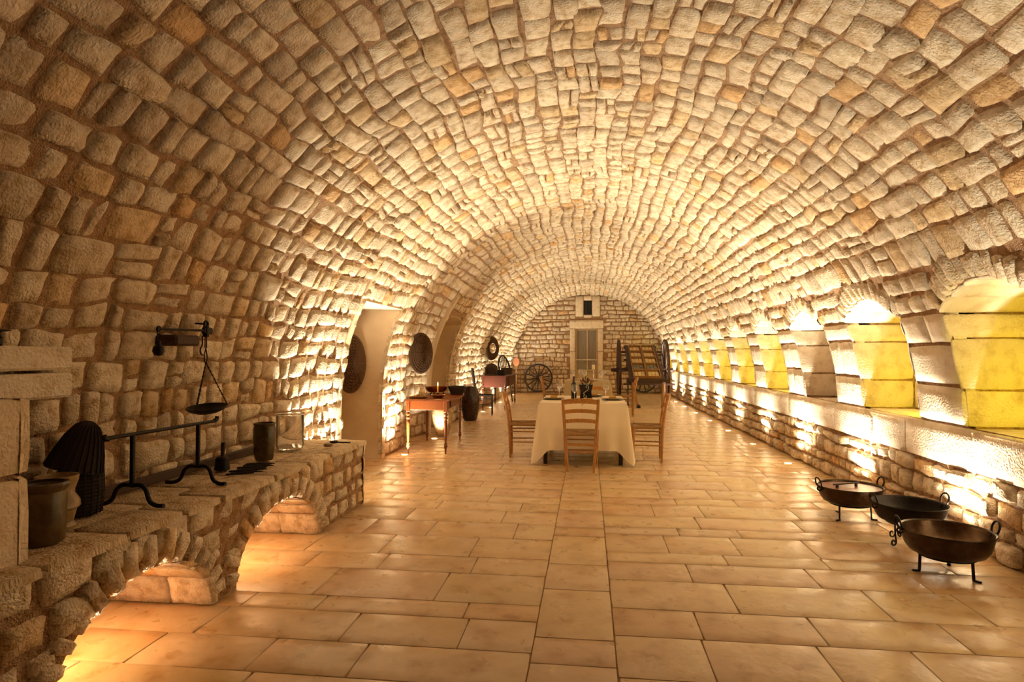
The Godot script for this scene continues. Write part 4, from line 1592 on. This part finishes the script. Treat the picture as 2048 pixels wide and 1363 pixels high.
		obj("sides", q, [mats.iron, mats.grey_wood][k], bx)
	# things leaning at the far left corner
	var sv := thing("leaning_sieve", "tall oval wooden sieve leaning behind the red side table", "sieve", at(-2.42, 0.0, 18.2), 0.75)
	var ss := Shape.new()
	var rim := []
	for k in 28:
		var a := TAU * k / 28
		rim.append(Vector3(cos(a) * 0.2, 0.98 + sin(a) * 0.38, -0.1 - 0.12 * sin(a)))
	ss.tube(rim, 0.034, 8, true, 0.7)
	obj("hoop", ss, mats.dark_wood, sv)
	var net := Shape.new()
	for k in 7:
		var f := (k - 3) / 3.6
		var hw := sqrt(1 - f * f)
		net.tube([Vector3(f * 0.2, 0.98 - hw * 0.38, -0.1 + 0.12 * hw), Vector3(f * 0.2, 0.98 + hw * 0.38, -0.1 - 0.12 * hw)], 0.013, 6)
	obj("slat", net, mats.dark_wood, sv)
	var stk := Shape.new()
	for s in [-1.0, 1.0]:
		stk.tube([Vector3(s * 0.14, 0, 0.12), Vector3(s * 0.12, 0.75, -0.03)], 0.018, 6)
	obj("stand", stk, mats.dark_wood, sv)
	var peel := thing("bread_peel", "wooden bread peel with a round blade leaning on the far wall", "bread peel", at(-2.55, 0, 21.7))
	var pp := Shape.new()
	pp.tube([Vector3(0.02, 0, 0), Vector3(-0.01, 0.98, -0.22)], 0.016, 8)
	obj("handle", pp, mats.crate_wood, peel)
	var pb := Shape.new()
	var po := PackedVector2Array()
	for k in 20:
		var a := TAU * k / 20
		po.append(Vector2(cos(a) * 0.11, 1.13 + sin(a) * 0.16))
	pb.prism(po, 0.02, Transform3D(Basis(Vector3.RIGHT, -0.22), Vector3(-0.01, 0.02, -0.012)))
	obj("blade", pb, mats.terracotta, peel)
	var fork := thing("hay_fork", "thin three pronged hay fork beside the bread peel", "hay fork", at(-2.45, 0, 22.25))
	var fs := Shape.new()
	fs.tube([Vector3(0, 0, 0), Vector3(0.0, 0.8, -0.1)], 0.014, 8)
	obj("handle", fs, mats.crate_wood, fork)
	for k in 3:
		var pr := Shape.new()
		pr.tube(curve([Vector3(0, 0.78, -0.1), Vector3((k - 1) * 0.07, 0.92, -0.12), Vector3((k - 1) * 0.1, 1.12, -0.14)], 4), 0.009, 6)
		obj("prong", pr, mats.crate_wood, fork)
	for k in 2:
		wheel([at(-1.79, 0.545, 22.33), at(1.95, 0.51, 22.36)][k], [0.52, 0.48][k], 0.0, 0.12, mats.dark_wood, [14, 12][k], ["dark spoked cart wheel leaning on the end wall left of the glazed door", "spoked cart wheel leaning on the end wall under the cart"][k], "loose wheels against the end wall")

func wheel_shapes(t: Node3D, r: float, m: Material, spokes: int, thick: float):
	var rim := Shape.new()
	rim.lathe([Vector2(r - 0.06, -thick * 0.5), Vector2(r, -thick * 0.5), Vector2(r, thick * 0.5), Vector2(r - 0.06, thick * 0.5), Vector2(r - 0.06, -thick * 0.5)], 40, Transform3D(Basis(Vector3.RIGHT, PI / 2), Vector3.ZERO))
	obj("rim", rim, m, t)
	var hub := Shape.new()
	hub.lathe([Vector2(0, -0.14), Vector2(0.05, -0.14), Vector2(0.085, -0.05), Vector2(0.09, 0.05), Vector2(0.05, 0.14), Vector2(0, 0.14)].map(func(p): return Vector2(p.x * r * 1.1, p.y * r)), 16, Transform3D(Basis(Vector3.RIGHT, PI / 2), Vector3.ZERO))
	obj("hub", hub, m, t)
	for k in spokes:
		var a := TAU * (k + 0.35) / spokes
		var s := Shape.new()
		var d := Vector3(cos(a), sin(a), 0)
		s.tube([d * r * 0.06, d * r * 0.3, d * (r - 0.05)], [0.02, 0.022, 0.015], 7)
		obj("spoke", s, m, t)

func wheel(where: Vector3, r: float, turn: float, lean: float, m: Material, spokes: int, label: String, group: String) -> Node3D:
	var t := thing("cart_wheel", label, "wheel", where, 0.0, group)
	t.basis = Basis(Vector3.UP, turn) * Basis(Vector3.RIGHT, -lean)
	wheel_shapes(t, r, m, spokes, 0.055)
	return t

func cart():
	# tipped forward on its shafts: the bed climbs away from the camera
	var t := thing("farm_cart", "old dark red two wheeled farm cart tipped forward with crates on its bed", "cart", at(1.62, 0, 19.0))
	var m: Material = mats.cart_wood
	# own axes: x right, y up, -z down the hall
	var low := Vector3(0, 0.66, 1.75)
	var high := Vector3(0, 1.62, -0.75)
	var dir := (high - low).normalized()
	var nrm := Vector3(1, 0, 0).cross(dir) * -1.0
	if nrm.y < 0:
		nrm = -nrm
	for s in [-1.0, 1.0]:
		var rl := Shape.new()
		rl.bar(low + Vector3(s * 0.42, 0, 0) - dir * 0.15, high + Vector3(s * 0.42, 0, 0) + dir * 0.1, 0.1, 0.1, Vector3.RIGHT)
		obj("bed_rail", rl, m, t)
		var sh := Shape.new()
		sh.tube(curve([low + Vector3(s * 0.4, 0, 0) + dir * 0.2, low + Vector3(s * 0.4, -0.08, 0.18), Vector3(s * 0.36, 0.3, 2.2), Vector3(s * 0.32, 0.07, 2.6)], 5), 0.042, 8)
		obj("shaft", sh, mats.crate_wood, t)
		var tip := Shape.new()
		tip.box(Vector3(s * 0.315, 0.04, 2.62), Vector3(0.1, 0.08, 0.1), 0.012)
		obj("shaft_tip", tip, mats.dark_wood, t)
		for k in 3:
			var pg := Shape.new()
			var b := low.lerp(high, 0.35 + 0.25 * k) + Vector3(s * 0.44, 0, 0)
			pg.bar(b, b + Vector3(s * [0.16, 0.12, 0.2][k], 0.0, 0), 0.06, 0.06)
			obj("peg", pg, m, t)
		var pr := Shape.new()
		pr.tube([low + Vector3(s * 0.52, 0.1, -0.1), Vector3(s * 0.53, 0.03, 1.72)], 0.02, 6)
		obj("prop", pr, m, t)
		var pf := Shape.new()
		pf.box(Vector3(s * 0.53, 0.02, 1.72), Vector3(0.07, 0.04, 0.07), 0.008)
		obj("prop_foot", pf, m, t)
	for f in [0.0, 1.0]:
		var cb := Shape.new()
		var c := low.lerp(high, f)
		cb.bar(c - Vector3(0.56 if f < 0.5 else 0.5, 0, 0), c + Vector3(0.56 if f < 0.5 else 0.5, 0, 0), 0.12 if f < 0.5 else 0.09, 0.16 if f < 0.5 else 0.09)
		obj("cross_beam", cb, m, t)
	for k in 9:
		var pl := Shape.new()
		var c := low.lerp(high, (k + 0.5) / 9.0) - nrm * 0.03
		pl.box(c, Vector3(0.78, 0.025, 0.27), 0.004, Basis(Vector3.RIGHT, nrm, Vector3.RIGHT.cross(nrm)))
		obj("plank", pl, m, t)
	var hb := Shape.new()
	hb.bar(low + Vector3(-0.66, -0.07, 0.1), low + Vector3(0.72, -0.07, 0.1), 0.05, 0.05)
	obj("swingle_bar", hb, m, t)
	var ax := Shape.new()
	ax.tube([Vector3(-0.92, 0.93, 0), Vector3(0.92, 0.93, 0)], 0.055, 10)
	obj("axle", ax, m, t)
	var bl := Shape.new()
	for s in [-1.0, 1.0]:
		bl.box(Vector3(s * 0.4, 1.05, 0.0), Vector3(0.12, 0.26, 0.3), 0.01)
	obj("axle_block", bl, m, t)
	for s in [-1.0, 1.0]:
		var w := Node3D.new()
		w.name = "wheel"
		t.add_child(w, true)
		w.position = Vector3(s * 0.69, 0.93, 0)
		w.rotation.y = PI / 2
		wheel_shapes(w, 0.925, m, 14, 0.07)
		var br := Shape.new()
		br.bar(Vector3(s * 0.42, 1.38, -0.3), Vector3(s * 0.64, 1.38, -0.3), 0.06, 0.05)
		obj("side_arm", br, m, t)
	# crates in two columns on the bed
	var names := ["lowest", "second lowest", "middle", "second highest", "highest"]
	for row in 5:
		for col in 2:
			var f := 0.1 + 0.185 * row
			var c := low.lerp(high, f) + nrm * 0.03 + Vector3(-0.19 + 0.38 * col, 0, 0)
			var b := thing("display_crate", "wooden display crate on the cart bed, %s row, %s column" % [names[row], ["wheel side" if false else "door side", "niche side"][col]], "crate", at(1.62, 0, 19.0) + c, 0.0, "display crates on the farm cart")
			b.basis = Basis(Vector3.RIGHT, -dir, nrm) if Vector3.RIGHT.cross(-dir).dot(nrm) > 0 else Basis(Vector3.RIGHT, dir, nrm)
			var w := 0.35
			var l := 0.46
			var fr := Shape.new()
			for s in [-1.0, 1.0]:
				fr.box(Vector3(s * w * 0.5, 0, 0.06), Vector3(0.022, l, 0.12), 0.003)
				fr.box(Vector3(0, s * l * 0.5, 0.06), Vector3(w, 0.022, 0.12), 0.003)
			obj("frame", fr, mats.crate_wood, b)
			var bt := Shape.new()
			bt.box(Vector3(0, 0, 0.008), Vector3(w - 0.02, l - 0.02, 0.014), 0.002)
			obj("bottom", bt, mats.crate_wood, b)
			var gd := Shape.new()
			var r := RandomNumberGenerator.new()
			r.seed = row * 2 + col
			for i in 3:
				for j in 4:
					gd.box(Vector3((i - 1) * 0.1, (j - 1.5) * 0.1, 0.045), Vector3(0.09, 0.09, r.randf_range(0.03, 0.06)), 0.006)
			obj("packets", gd, mats.paper if row != 1 else mats.grey_goods, b)

# ---------------------------------------------------------------- the three pans on iron stands by the right wall
func pan(label: String, where: Vector3, turn: float, r: float, rim_y: float, depth: float, kind: int):
	var t := thing("iron_pan", label, "pan", where, turn, "old metal pans on iron stands by the right wall")
	var y0 := rim_y - depth
	var s := Shape.new()
	s.lathe([Vector2(0, y0), Vector2(r * 0.66, y0 + 0.002), Vector2(r * 0.8, y0 + depth * 0.12), Vector2(r * 0.89, y0 + depth * 0.35), Vector2(r * 0.95, y0 + depth * 0.7), Vector2(r * 0.985, rim_y - 0.004), Vector2(r * 1.01, rim_y), Vector2(r, rim_y + 0.005), Vector2(r * 0.965, rim_y - 0.003), Vector2(r * 0.93, y0 + depth * 0.7), Vector2(r * 0.87, y0 + depth * 0.37), Vector2(r * 0.77, y0 + depth * 0.15), Vector2(r * 0.64, y0 + 0.008), Vector2(0, y0 + 0.007)], 44)
	obj("bowl", s, mats.pan_metal if kind != 1 else mats.iron, t)
	if kind == 2:
		var ln := Shape.new()
		ln.lathe([Vector2(0, y0 + 0.0085), Vector2(r * 0.635, y0 + 0.0095), Vector2(r * 0.765, y0 + depth * 0.16), Vector2(r * 0.865, y0 + depth * 0.38), Vector2(r * 0.925, y0 + depth * 0.7), Vector2(r * 0.958, rim_y - 0.006)].map(func(p): return p), 44)
		obj("tin_lining", ln, mats.tin, t)
	for sd in [-1.0, 1.0]:
		var h := Shape.new()
		h.tube(circle(Vector3(sd * (r + 0.012), rim_y + 0.03, 0), 0.046, Vector3(0.25 * sd, 0.97, 0), Vector3.BACK, 18), 0.0065, 7, true)
		obj("ring_handle", h, mats.iron, t)
		var lug := Shape.new()
		lug.tube(circle(Vector3(sd * (r + 0.004), rim_y - 0.02, 0), 0.018, Vector3.RIGHT, Vector3.UP, 12), 0.006, 6, true)
		obj("lug", lug, mats.iron, t)
	if kind == 0:
		var lid := Shape.new()
		lid.lathe([Vector2(0, rim_y - 0.03), Vector2(r * 0.93, rim_y - 0.03), Vector2(r * 0.94, rim_y - 0.012), Vector2(0, rim_y - 0.012)], 36)
		obj("lid", lid, mats.table_wood, t)
		var grip := Shape.new()
		grip.bar(Vector3(-0.16, rim_y + 0.018, 0.03), Vector3(0.12, rim_y + 0.018, -0.05), 0.018, 0.012)
		for x in [-0.12, 0.08]:
			grip.box(Vector3(x, rim_y + 0.002, 0.03 - 0.08 * (x + 0.16) / 0.28), Vector3(0.02, 0.03, 0.02), 0.003)
		obj("lid_grip", grip, mats.dark_wood, t)
	var ring := Shape.new()
	ring.tube(circle(Vector3(0, y0 - 0.006, 0), r * 0.6, Vector3.RIGHT, Vector3.BACK, 28), 0.007, 6, true)
	obj("stand_ring", ring, mats.iron, t)
	for k in 3:
		var a: float = TAU * k / 3 + [2.6, 2.75, 3.05][kind]
		var d := Vector3(cos(a), 0, sin(a))
		var l := Shape.new()
		if kind == 1:
			var path := curve([d * r * 0.6 + Vector3(0, y0 - 0.006, 0), d * r * 0.6 + Vector3(0, y0 * 0.55, 0), d * (r * 0.57) + Vector3(0, y0 * 0.25, 0)], 5)
			path.append_array(scroll(d * (r * 0.57 + 0.026) + Vector3(0, 0.034, 0), 0.028, 0.008, PI, PI * 3.1, d, Vector3.UP, 18).slice(1))
			l.tube(path, 0.0065, 7)
			l.tube(scroll(d * (r * 0.6 + 0.034) + Vector3(0, y0 * 0.6, 0), 0.034, 0.009, PI * 1.05, -PI * 0.9, -d * -1.0, Vector3.DOWN, 16), 0.0055, 6)
		else:
			var flat := 0.012 if kind == 0 else 0.016
			l.bar(d * r * 0.6 + Vector3(0, y0 - 0.006, 0), d * (r * 0.62) + Vector3(0, 0.006, 0), flat, flat, d)
			l.bar(d * (r * 0.6) + Vector3(0, 0.006, 0), d * (r * 0.62 + 0.045) + Vector3(0, 0.006, 0), 0.022, 0.011)
		obj("leg", l, mats.iron, t)

# ---------------------------------------------------------------- things on the stone bench
func bench_things():
	var b := 0.608
	jar("tall_crock", "straight olive green crock nearest the camera on the stone bench", at(-2.335, b, 2.4), [Vector2(0.072, 0), Vector2(0.081, 0.012), Vector2(0.086, 0.1), Vector2(0.085, 0.19), Vector2(0.08, 0.22), Vector2(0.09, 0.235), Vector2(0.094, 0.248), Vector2(0.09, 0.258)], mats.olive_glaze, "crock")
	jar("waisted_jar", "cream waisted apothecary jar behind the olive green crock", at(-2.46, b, 2.6), [Vector2(0.076, 0), Vector2(0.078, 0.012), Vector2(0.066, 0.03), Vector2(0.078, 0.085), Vector2(0.094, 0.1), Vector2(0.092, 0.125), Vector2(0.07, 0.16), Vector2(0.07, 0.18), Vector2(0.084, 0.22), Vector2(0.086, 0.245)], mats.cream_glaze)
	# tall wicker basket with a tilted wicker hood on top
	var w := thing("wicker_basket", "dark round wicker basket under a wicker hood on the stone bench", "basket", at(-2.58, b, 2.86))
	var ws := Shape.new()
	for k in 12:
		ws.tube(circle(Vector3(0, 0.01 + 0.018 * k, 0), 0.088 + 0.008 * sin(k / 11.0 * PI) + 0.006 * k / 11.0, Vector3.RIGHT, Vector3.BACK, 28), 0.0115, 6, true)
	ws.lathe([Vector2(0, 0.004), Vector2(0.088, 0.004), Vector2(0.088, 0.012), Vector2(0, 0.012)], 20)
	obj("coils", ws, mats.dark_wicker, w)
	var stv := Shape.new()
	for k in 20:
		var a := TAU * k / 20
		stv.tube([Vector3(cos(a) * 0.098, 0.0, sin(a) * 0.098), Vector3(cos(a) * 0.108, 0.11, sin(a) * 0.108), Vector3(cos(a) * 0.104, 0.215, sin(a) * 0.104)], 0.004, 5)
	obj("stakes", stv, mats.dark_wicker, w)
	var hd := thing("wicker_hood", "tall dark conical wicker hood tilted on the round basket", "basket", at(-2.58, b + 0.22, 2.86))
	var hs := Shape.new()
	var tilt := Transform3D(Basis(Vector3(0.8, 0, 1).normalized(), -0.26), Vector3(-0.012, 0.012, 0.02))
	hs.lathe([Vector2(0.128, -0.005), Vector2(0.124, 0.01), Vector2(0.108, 0.08), Vector2(0.082, 0.16), Vector2(0.052, 0.215), Vector2(0.026, 0.235), Vector2(0, 0.24)], 32, tilt)
	hs.lathe([Vector2(0.0, 0.23), Vector2(0.045, 0.208), Vector2(0.076, 0.155), Vector2(0.102, 0.075), Vector2(0.128, -0.005)], 32, tilt)
	obj("hood", hs, mats.dark_wicker, hd)
	var hc := Shape.new()
	for k in 26:
		var a := TAU * k / 26
		var d := Vector3(cos(a), 0, sin(a))
		hc.tube([tilt * (d * 0.129), tilt * (d * 0.11 + Vector3(0, 0.08, 0)), tilt * (d * 0.084 + Vector3(0, 0.16, 0)), tilt * (d * 0.053 + Vector3(0, 0.216, 0)), tilt * (d * 0.018 + Vector3(0, 0.239, 0))], 0.004, 5)
	obj("stakes", hc, mats.dark_wicker, hd)
	# iron trestle
	var t := thing("iron_trestle", "black iron trestle bar on two pairs of curved feet along the bench", "trestle", at(-2.43, b, 3.28))
	var bar := Shape.new()
	bar.tube([Vector3(0, 0.382, 0.41), Vector3(0, 0.377, 0), Vector3(0, 0.372, -0.5)], 0.0105, 8)
	obj("bar", bar, mats.iron, t)
	for s in [-1.0, 1.0]:
		var kn := Shape.new()
		var zc := 0.42 if s > 0 else -0.5
		kn.tube(curve([Vector3(0, 0.377, zc - s * 0.01), Vector3(0, 0.381, zc + s * 0.012), Vector3(0, 0.4, zc + s * 0.018)], 4), 0.013, 8)
		obj("knob", kn, mats.iron, t)
		var zu := 0.24 if s > 0 else -0.32
		var up := Shape.new()
		up.bar(Vector3(0, 0.1, zu), Vector3(0, 0.377, zu), 0.022, 0.022, Vector3.RIGHT)
		obj("upright", up, mats.iron, t)
		for sx in [-1.0, 1.0]:
			var ft := Shape.new()
			ft.tube(curve([Vector3(0, 0.105, zu), Vector3(sx * 0.05, 0.108, zu), Vector3(sx * 0.085, 0.085, zu + 0.005), Vector3(sx * 0.11, 0.03, zu + 0.01), Vector3(sx * 0.15, 0.008, zu + 0.015), Vector3(sx * 0.2, 0.008, zu + 0.02)], 5), 0.012, 8, false, 1.0)
			obj("foot", ft, mats.iron, t)
	# dark board along the wall
	var bd := thing("dark_board", "long dark weathered board lying against the wall behind the trestle", "board", at(-2.7, b, 4.0))
	var bs := Shape.new()
	bs.box(Vector3(0, 0.03, 0), Vector3(0.035, 0.06, 1.75), 0.006)
	obj("board", bs, mats.grey_wood, bd)
	# box iron with an upright handle
	var ir := thing("hand_iron", "squat black hand iron with an upright handle standing on the bench", "iron tool", at(-2.55, b, 4.05))
	var bi := Shape.new()
	bi.lathe([Vector2(0, 0), Vector2(0.05, 0), Vector2(0.054, 0.006), Vector2(0.05, 0.02), Vector2(0.043, 0.08), Vector2(0.03, 0.092), Vector2(0, 0.095)], 18)
	obj("body", bi, mats.iron, ir)
	var ih := Shape.new()
	ih.tube(curve([Vector3(0, 0.09, 0), Vector3(0.004, 0.13, 0), Vector3(0.01, 0.19, 0)], 4), [0.011, 0.011, 0.012, 0.013, 0.014, 0.015, 0.016, 0.016, 0.013], 10)
	obj("handle", ih, mats.dark_wood, ir)
	# forged nails and rods in a row
	for k in 9:
		var f := k / 8.0
		var sz := 0.8 + 0.35 * absf(sin(k * 1.7))
		var o := thing("iron_rod", "forged iron rod, %s in the row before the green crock" % (["first"] + ORDINAL.slice(1))[k], "iron rod", at(-2.31 - 0.008 * k + 0.02 * sin(k * 2.3), b, 3.9 + 0.045 * k), 0.5 + 0.09 * sin(k * 2.1), "forged iron rods on the stone bench")
		var q := Shape.new()
		q.tube([Vector3(-0.075, 0.009, 0), Vector3(0.05 * sz, 0.008, 0), Vector3(0.09 * sz, 0.006, 0)], [0.007, 0.006, 0.003], 7)
		obj("shank", q, mats.iron, o)
		var e := Shape.new()
		e.tube(circle(Vector3(-0.086, 0.008, 0), 0.011, Vector3.RIGHT, Vector3.BACK, 10), 0.006, 6, true)
		obj("eye", e, mats.iron, o)
	jar("glazed_crock", "barrel shaped green and amber glazed crock near the end of the bench", at(-2.47, b, 4.47), [Vector2(0.062, 0), Vector2(0.07, 0.02), Vector2(0.079, 0.1), Vector2(0.083, 0.17), Vector2(0.081, 0.24), Vector2(0.076, 0.262), Vector2(0.082, 0.275), Vector2(0.08, 0.282)], mats.green_glaze, "crock")
	var gj := thing("glass_jar", "tall clear glass cylinder jar beside the green glazed crock", "glass jar", at(-2.54, b, 5.02))
	var gs := Shape.new()
	gs.lathe([Vector2(0, 0.0), Vector2(0.1, 0.0), Vector2(0.11, 0.012), Vector2(0.114, 0.03), Vector2(0.114, 0.29), Vector2(0.121, 0.3), Vector2(0.119, 0.304), Vector2(0.11, 0.29), Vector2(0.11, 0.03), Vector2(0.1, 0.012), Vector2(0, 0.01)], 32)
	obj("jar", gs, mats.glass, gj)
	var sh := thing("sea_shell", "small brown ridged shell on the end of the stone bench", "shell", at(-2.25, b, 5.14), 0.4)
	var s1 := Shape.new()
	s1.lathe([Vector2(0, 0), Vector2(0.03, 0.004), Vector2(0.042, 0.016), Vector2(0.034, 0.03), Vector2(0.014, 0.036), Vector2(0, 0.037)], 16, Transform3D.IDENTITY, 0.7)
	obj("shell", s1, mats.shell, sh)
	var gl := thing("iron_key", "dark old key lying beside the brown shell on the bench", "key", at(-2.25, b, 5.36), 0.15)
	var s2 := Shape.new()
	s2.tube(circle(Vector3(-0.04, 0.014, 0), 0.028, Vector3.RIGHT, Vector3.BACK, 16), 0.011, 7, true)
	obj("bow", s2, mats.iron, gl)
	var s3 := Shape.new()
	s3.tube([Vector3(-0.01, 0.01, 0), Vector3(0.11, 0.008, 0)], 0.006, 7)
	s3.box(Vector3(0.1, 0.008, 0.014), Vector3(0.018, 0.006, 0.022), 0.002)
	obj("shank", s3, mats.iron, gl)
	# smoothing iron on the lintel at the left edge
	var si := thing("smoothing_iron", "old iron clamp tool lying on the stone lintel above the bench", "iron tool", at(-2.7, 1.456, 2.45))
	var a1 := Shape.new()
	a1.box(Vector3(0, 0.022, 0.03), Vector3(0.07, 0.044, 0.2), 0.008)
	a1.box(Vector3(0, 0.052, 0.06), Vector3(0.04, 0.02, 0.1), 0.004)
	obj("body", a1, mats.iron, si)
	var a2 := Shape.new()
	a2.box(Vector3(0, 0.07, -0.06), Vector3(0.03, 0.012, 0.22), 0.004)
	obj("arm", a2, mats.iron, si)
	steelyard()

func steelyard():
	var t := thing("hanging_scale", "black iron steelyard scale with a chained pan hung on the wall", "scale", at(-2.56, 1.57, 3.64))
	var m: Material = mats.iron
	# own axes: -z goes down the hall
	var beam := Shape.new()
	beam.tube([Vector3(0, 0.0, 0.24), Vector3(0, 0.004, -0.1), Vector3(0, 0.006, -0.2)], [0.006, 0.007, 0.009], 8)
	beam.box(Vector3(0, 0.005, -0.24), Vector3(0.022, 0.045, 0.1), 0.006)
	beam.tube(circle(Vector3(0, 0.0, 0.235), 0.012, Vector3.UP, Vector3.BACK, 12), 0.008, 6, true)
	obj("beam", beam, m, t)
	var weight := Shape.new()
	weight.lathe([Vector2(0, -0.165), Vector2(0.024, -0.158), Vector2(0.034, -0.135), Vector2(0.03, -0.11), Vector2(0.014, -0.095), Vector2(0.013, -0.072), Vector2(0, -0.07)], 18, Transform3D(Basis.IDENTITY, Vector3(0, 0, 0.235)))
	obj("weight", weight, m, t)
	var links := Shape.new()
	for k in 3:
		links.tube(circle(Vector3(0, -0.022 - 0.019 * k, 0.235), 0.011, Vector3.UP, Vector3.RIGHT if k % 2 else Vector3.BACK, 10), 0.003, 5, true)
	obj("chain", links, m, t)
	var hang := Shape.new()
	hang.tube(circle(Vector3(0, 0.05, -0.225), 0.02, Vector3.UP, Vector3.BACK, 14), 0.008, 6, true)
	hang.box(Vector3(0, 0.0, -0.225), Vector3(0.034, 0.075, 0.03), 0.005)
	hang.tube([Vector3(0, 0.05, -0.225), Vector3(-0.13, 0.06, -0.225)], 0.006, 6)
	obj("suspension", hang, m, t)
	var hook := Shape.new()
	hook.tube(curve([Vector3(0, -0.03, -0.185), Vector3(0, -0.085, -0.187), Vector3(0, -0.125, -0.165), Vector3(0, -0.155, -0.18), Vector3(0, -0.158, -0.215)], 5), 0.005, 6)
	obj("hook", hook, m, t)
	var drop := Shape.new()
	for s in [-1.0, 1.0]:
		drop.tube([Vector3(0, -0.02, -0.225 + s * 0.008), Vector3(0, -0.11, -0.225 + s * 0.008)], 0.004, 6)
	drop.tube(curve([Vector3(0, -0.11, -0.225), Vector3(0, -0.17, -0.21), Vector3(0, -0.21, -0.22), Vector3(0, -0.21, -0.235), Vector3(0, -0.17, -0.24), Vector3(0, -0.11, -0.225)], 4), 0.004, 6)
	obj("hanger", drop, m, t)
	var px := Transform3D(Basis(Vector3.RIGHT, 0.14), Vector3(0.02, -0.52, -0.215))
	var ps := Shape.new()
	ps.lathe([Vector2(0, -0.028), Vector2(0.07, -0.024), Vector2(0.108, -0.008), Vector2(0.13, 0.012), Vector2(0.128, 0.016), Vector2(0.104, -0.003), Vector2(0.07, -0.018), Vector2(0, -0.022)], 30, px)
	obj("pan", ps, m, t)
	for k in 3:
		var a := TAU * k / 3 + PI / 2
		var ch := Shape.new()
		var e: Vector3 = px * Vector3(cos(a) * 0.127, 0.014, sin(a) * 0.127)
		var s0 := Vector3(0, -0.21, -0.228)
		ch.tube([s0, e], 0.0026, 5)
		var n := 22
		for j in n:
			var c := s0.lerp(e, (j + 0.5) / n)
			var d := (e - s0).normalized()
			var side := d.cross(Vector3.RIGHT if j % 2 else Vector3.BACK).normalized()
			ch.tube(circle(c, 0.0055, d, side, 6), 0.0018, 4, true)
		obj("pan_chain", ch, m, t)
	var plug := thing("wooden_plug", "short dark wooden bracket set in the wall behind the scale beam", "wooden bracket", at(-2.62, 1.505, 3.66))
	var wp := Shape.new()
	wp.box(Vector3(0, 0, 0), Vector3(0.16, 0.07, 0.24), 0.014)
	obj("block", wp, mats.grey_wood, plug)

func furnish():
	bench_things()
	pan("shallow iron pan with a wooden lid, farthest of the pans by the niches", at(2.25, 0, 5.68), 0.15, 0.262, 0.275, 0.145, 0)
	pan("dark open pan on scrolled iron feet, middle of the pans by the niches", at(2.38, 0, 4.95), 0.1, 0.25, 0.305, 0.135, 1)
	pan("open tinned pan on a plain three footed stand, nearest the camera", at(2.31, 0, 4.34), -0.12, 0.265, 0.275, 0.155, 2)
	dining()
	left_side()
	cart()

func _ready():
	rng.seed = 20240611
	wob.seed = 7
	wob.frequency = 0.05
	var cam := Camera3D.new()
	cam.name = "camera"
	add_child(cam)
	cam.position = EYE
	cam.rotation_degrees = Vector3(1.19, 7.045, 0)
	cam.fov = 57.99
	cam.near = 0.05
	cam.far = 100
	cam.current = true
	var we := WorldEnvironment.new()
	we.name = "environment"
	var e := Environment.new()
	e.background_mode = Environment.BG_COLOR
	e.background_color = Color(0.004, 0.005, 0.008)
	e.tonemap_mode = Environment.TONE_MAPPER_LINEAR
	e.tonemap_exposure = 4.3
	e.sdfgi_enabled = true
	e.ssao_enabled = true
	e.ssil_enabled = true
	we.environment = e
	add_child(we)
	make_materials()
	lamps()
	var P := build_shell()
	P["stone_bench"] = bench()
	P["trim_1"] = old_hearth()
	lay(P)
	furnish()
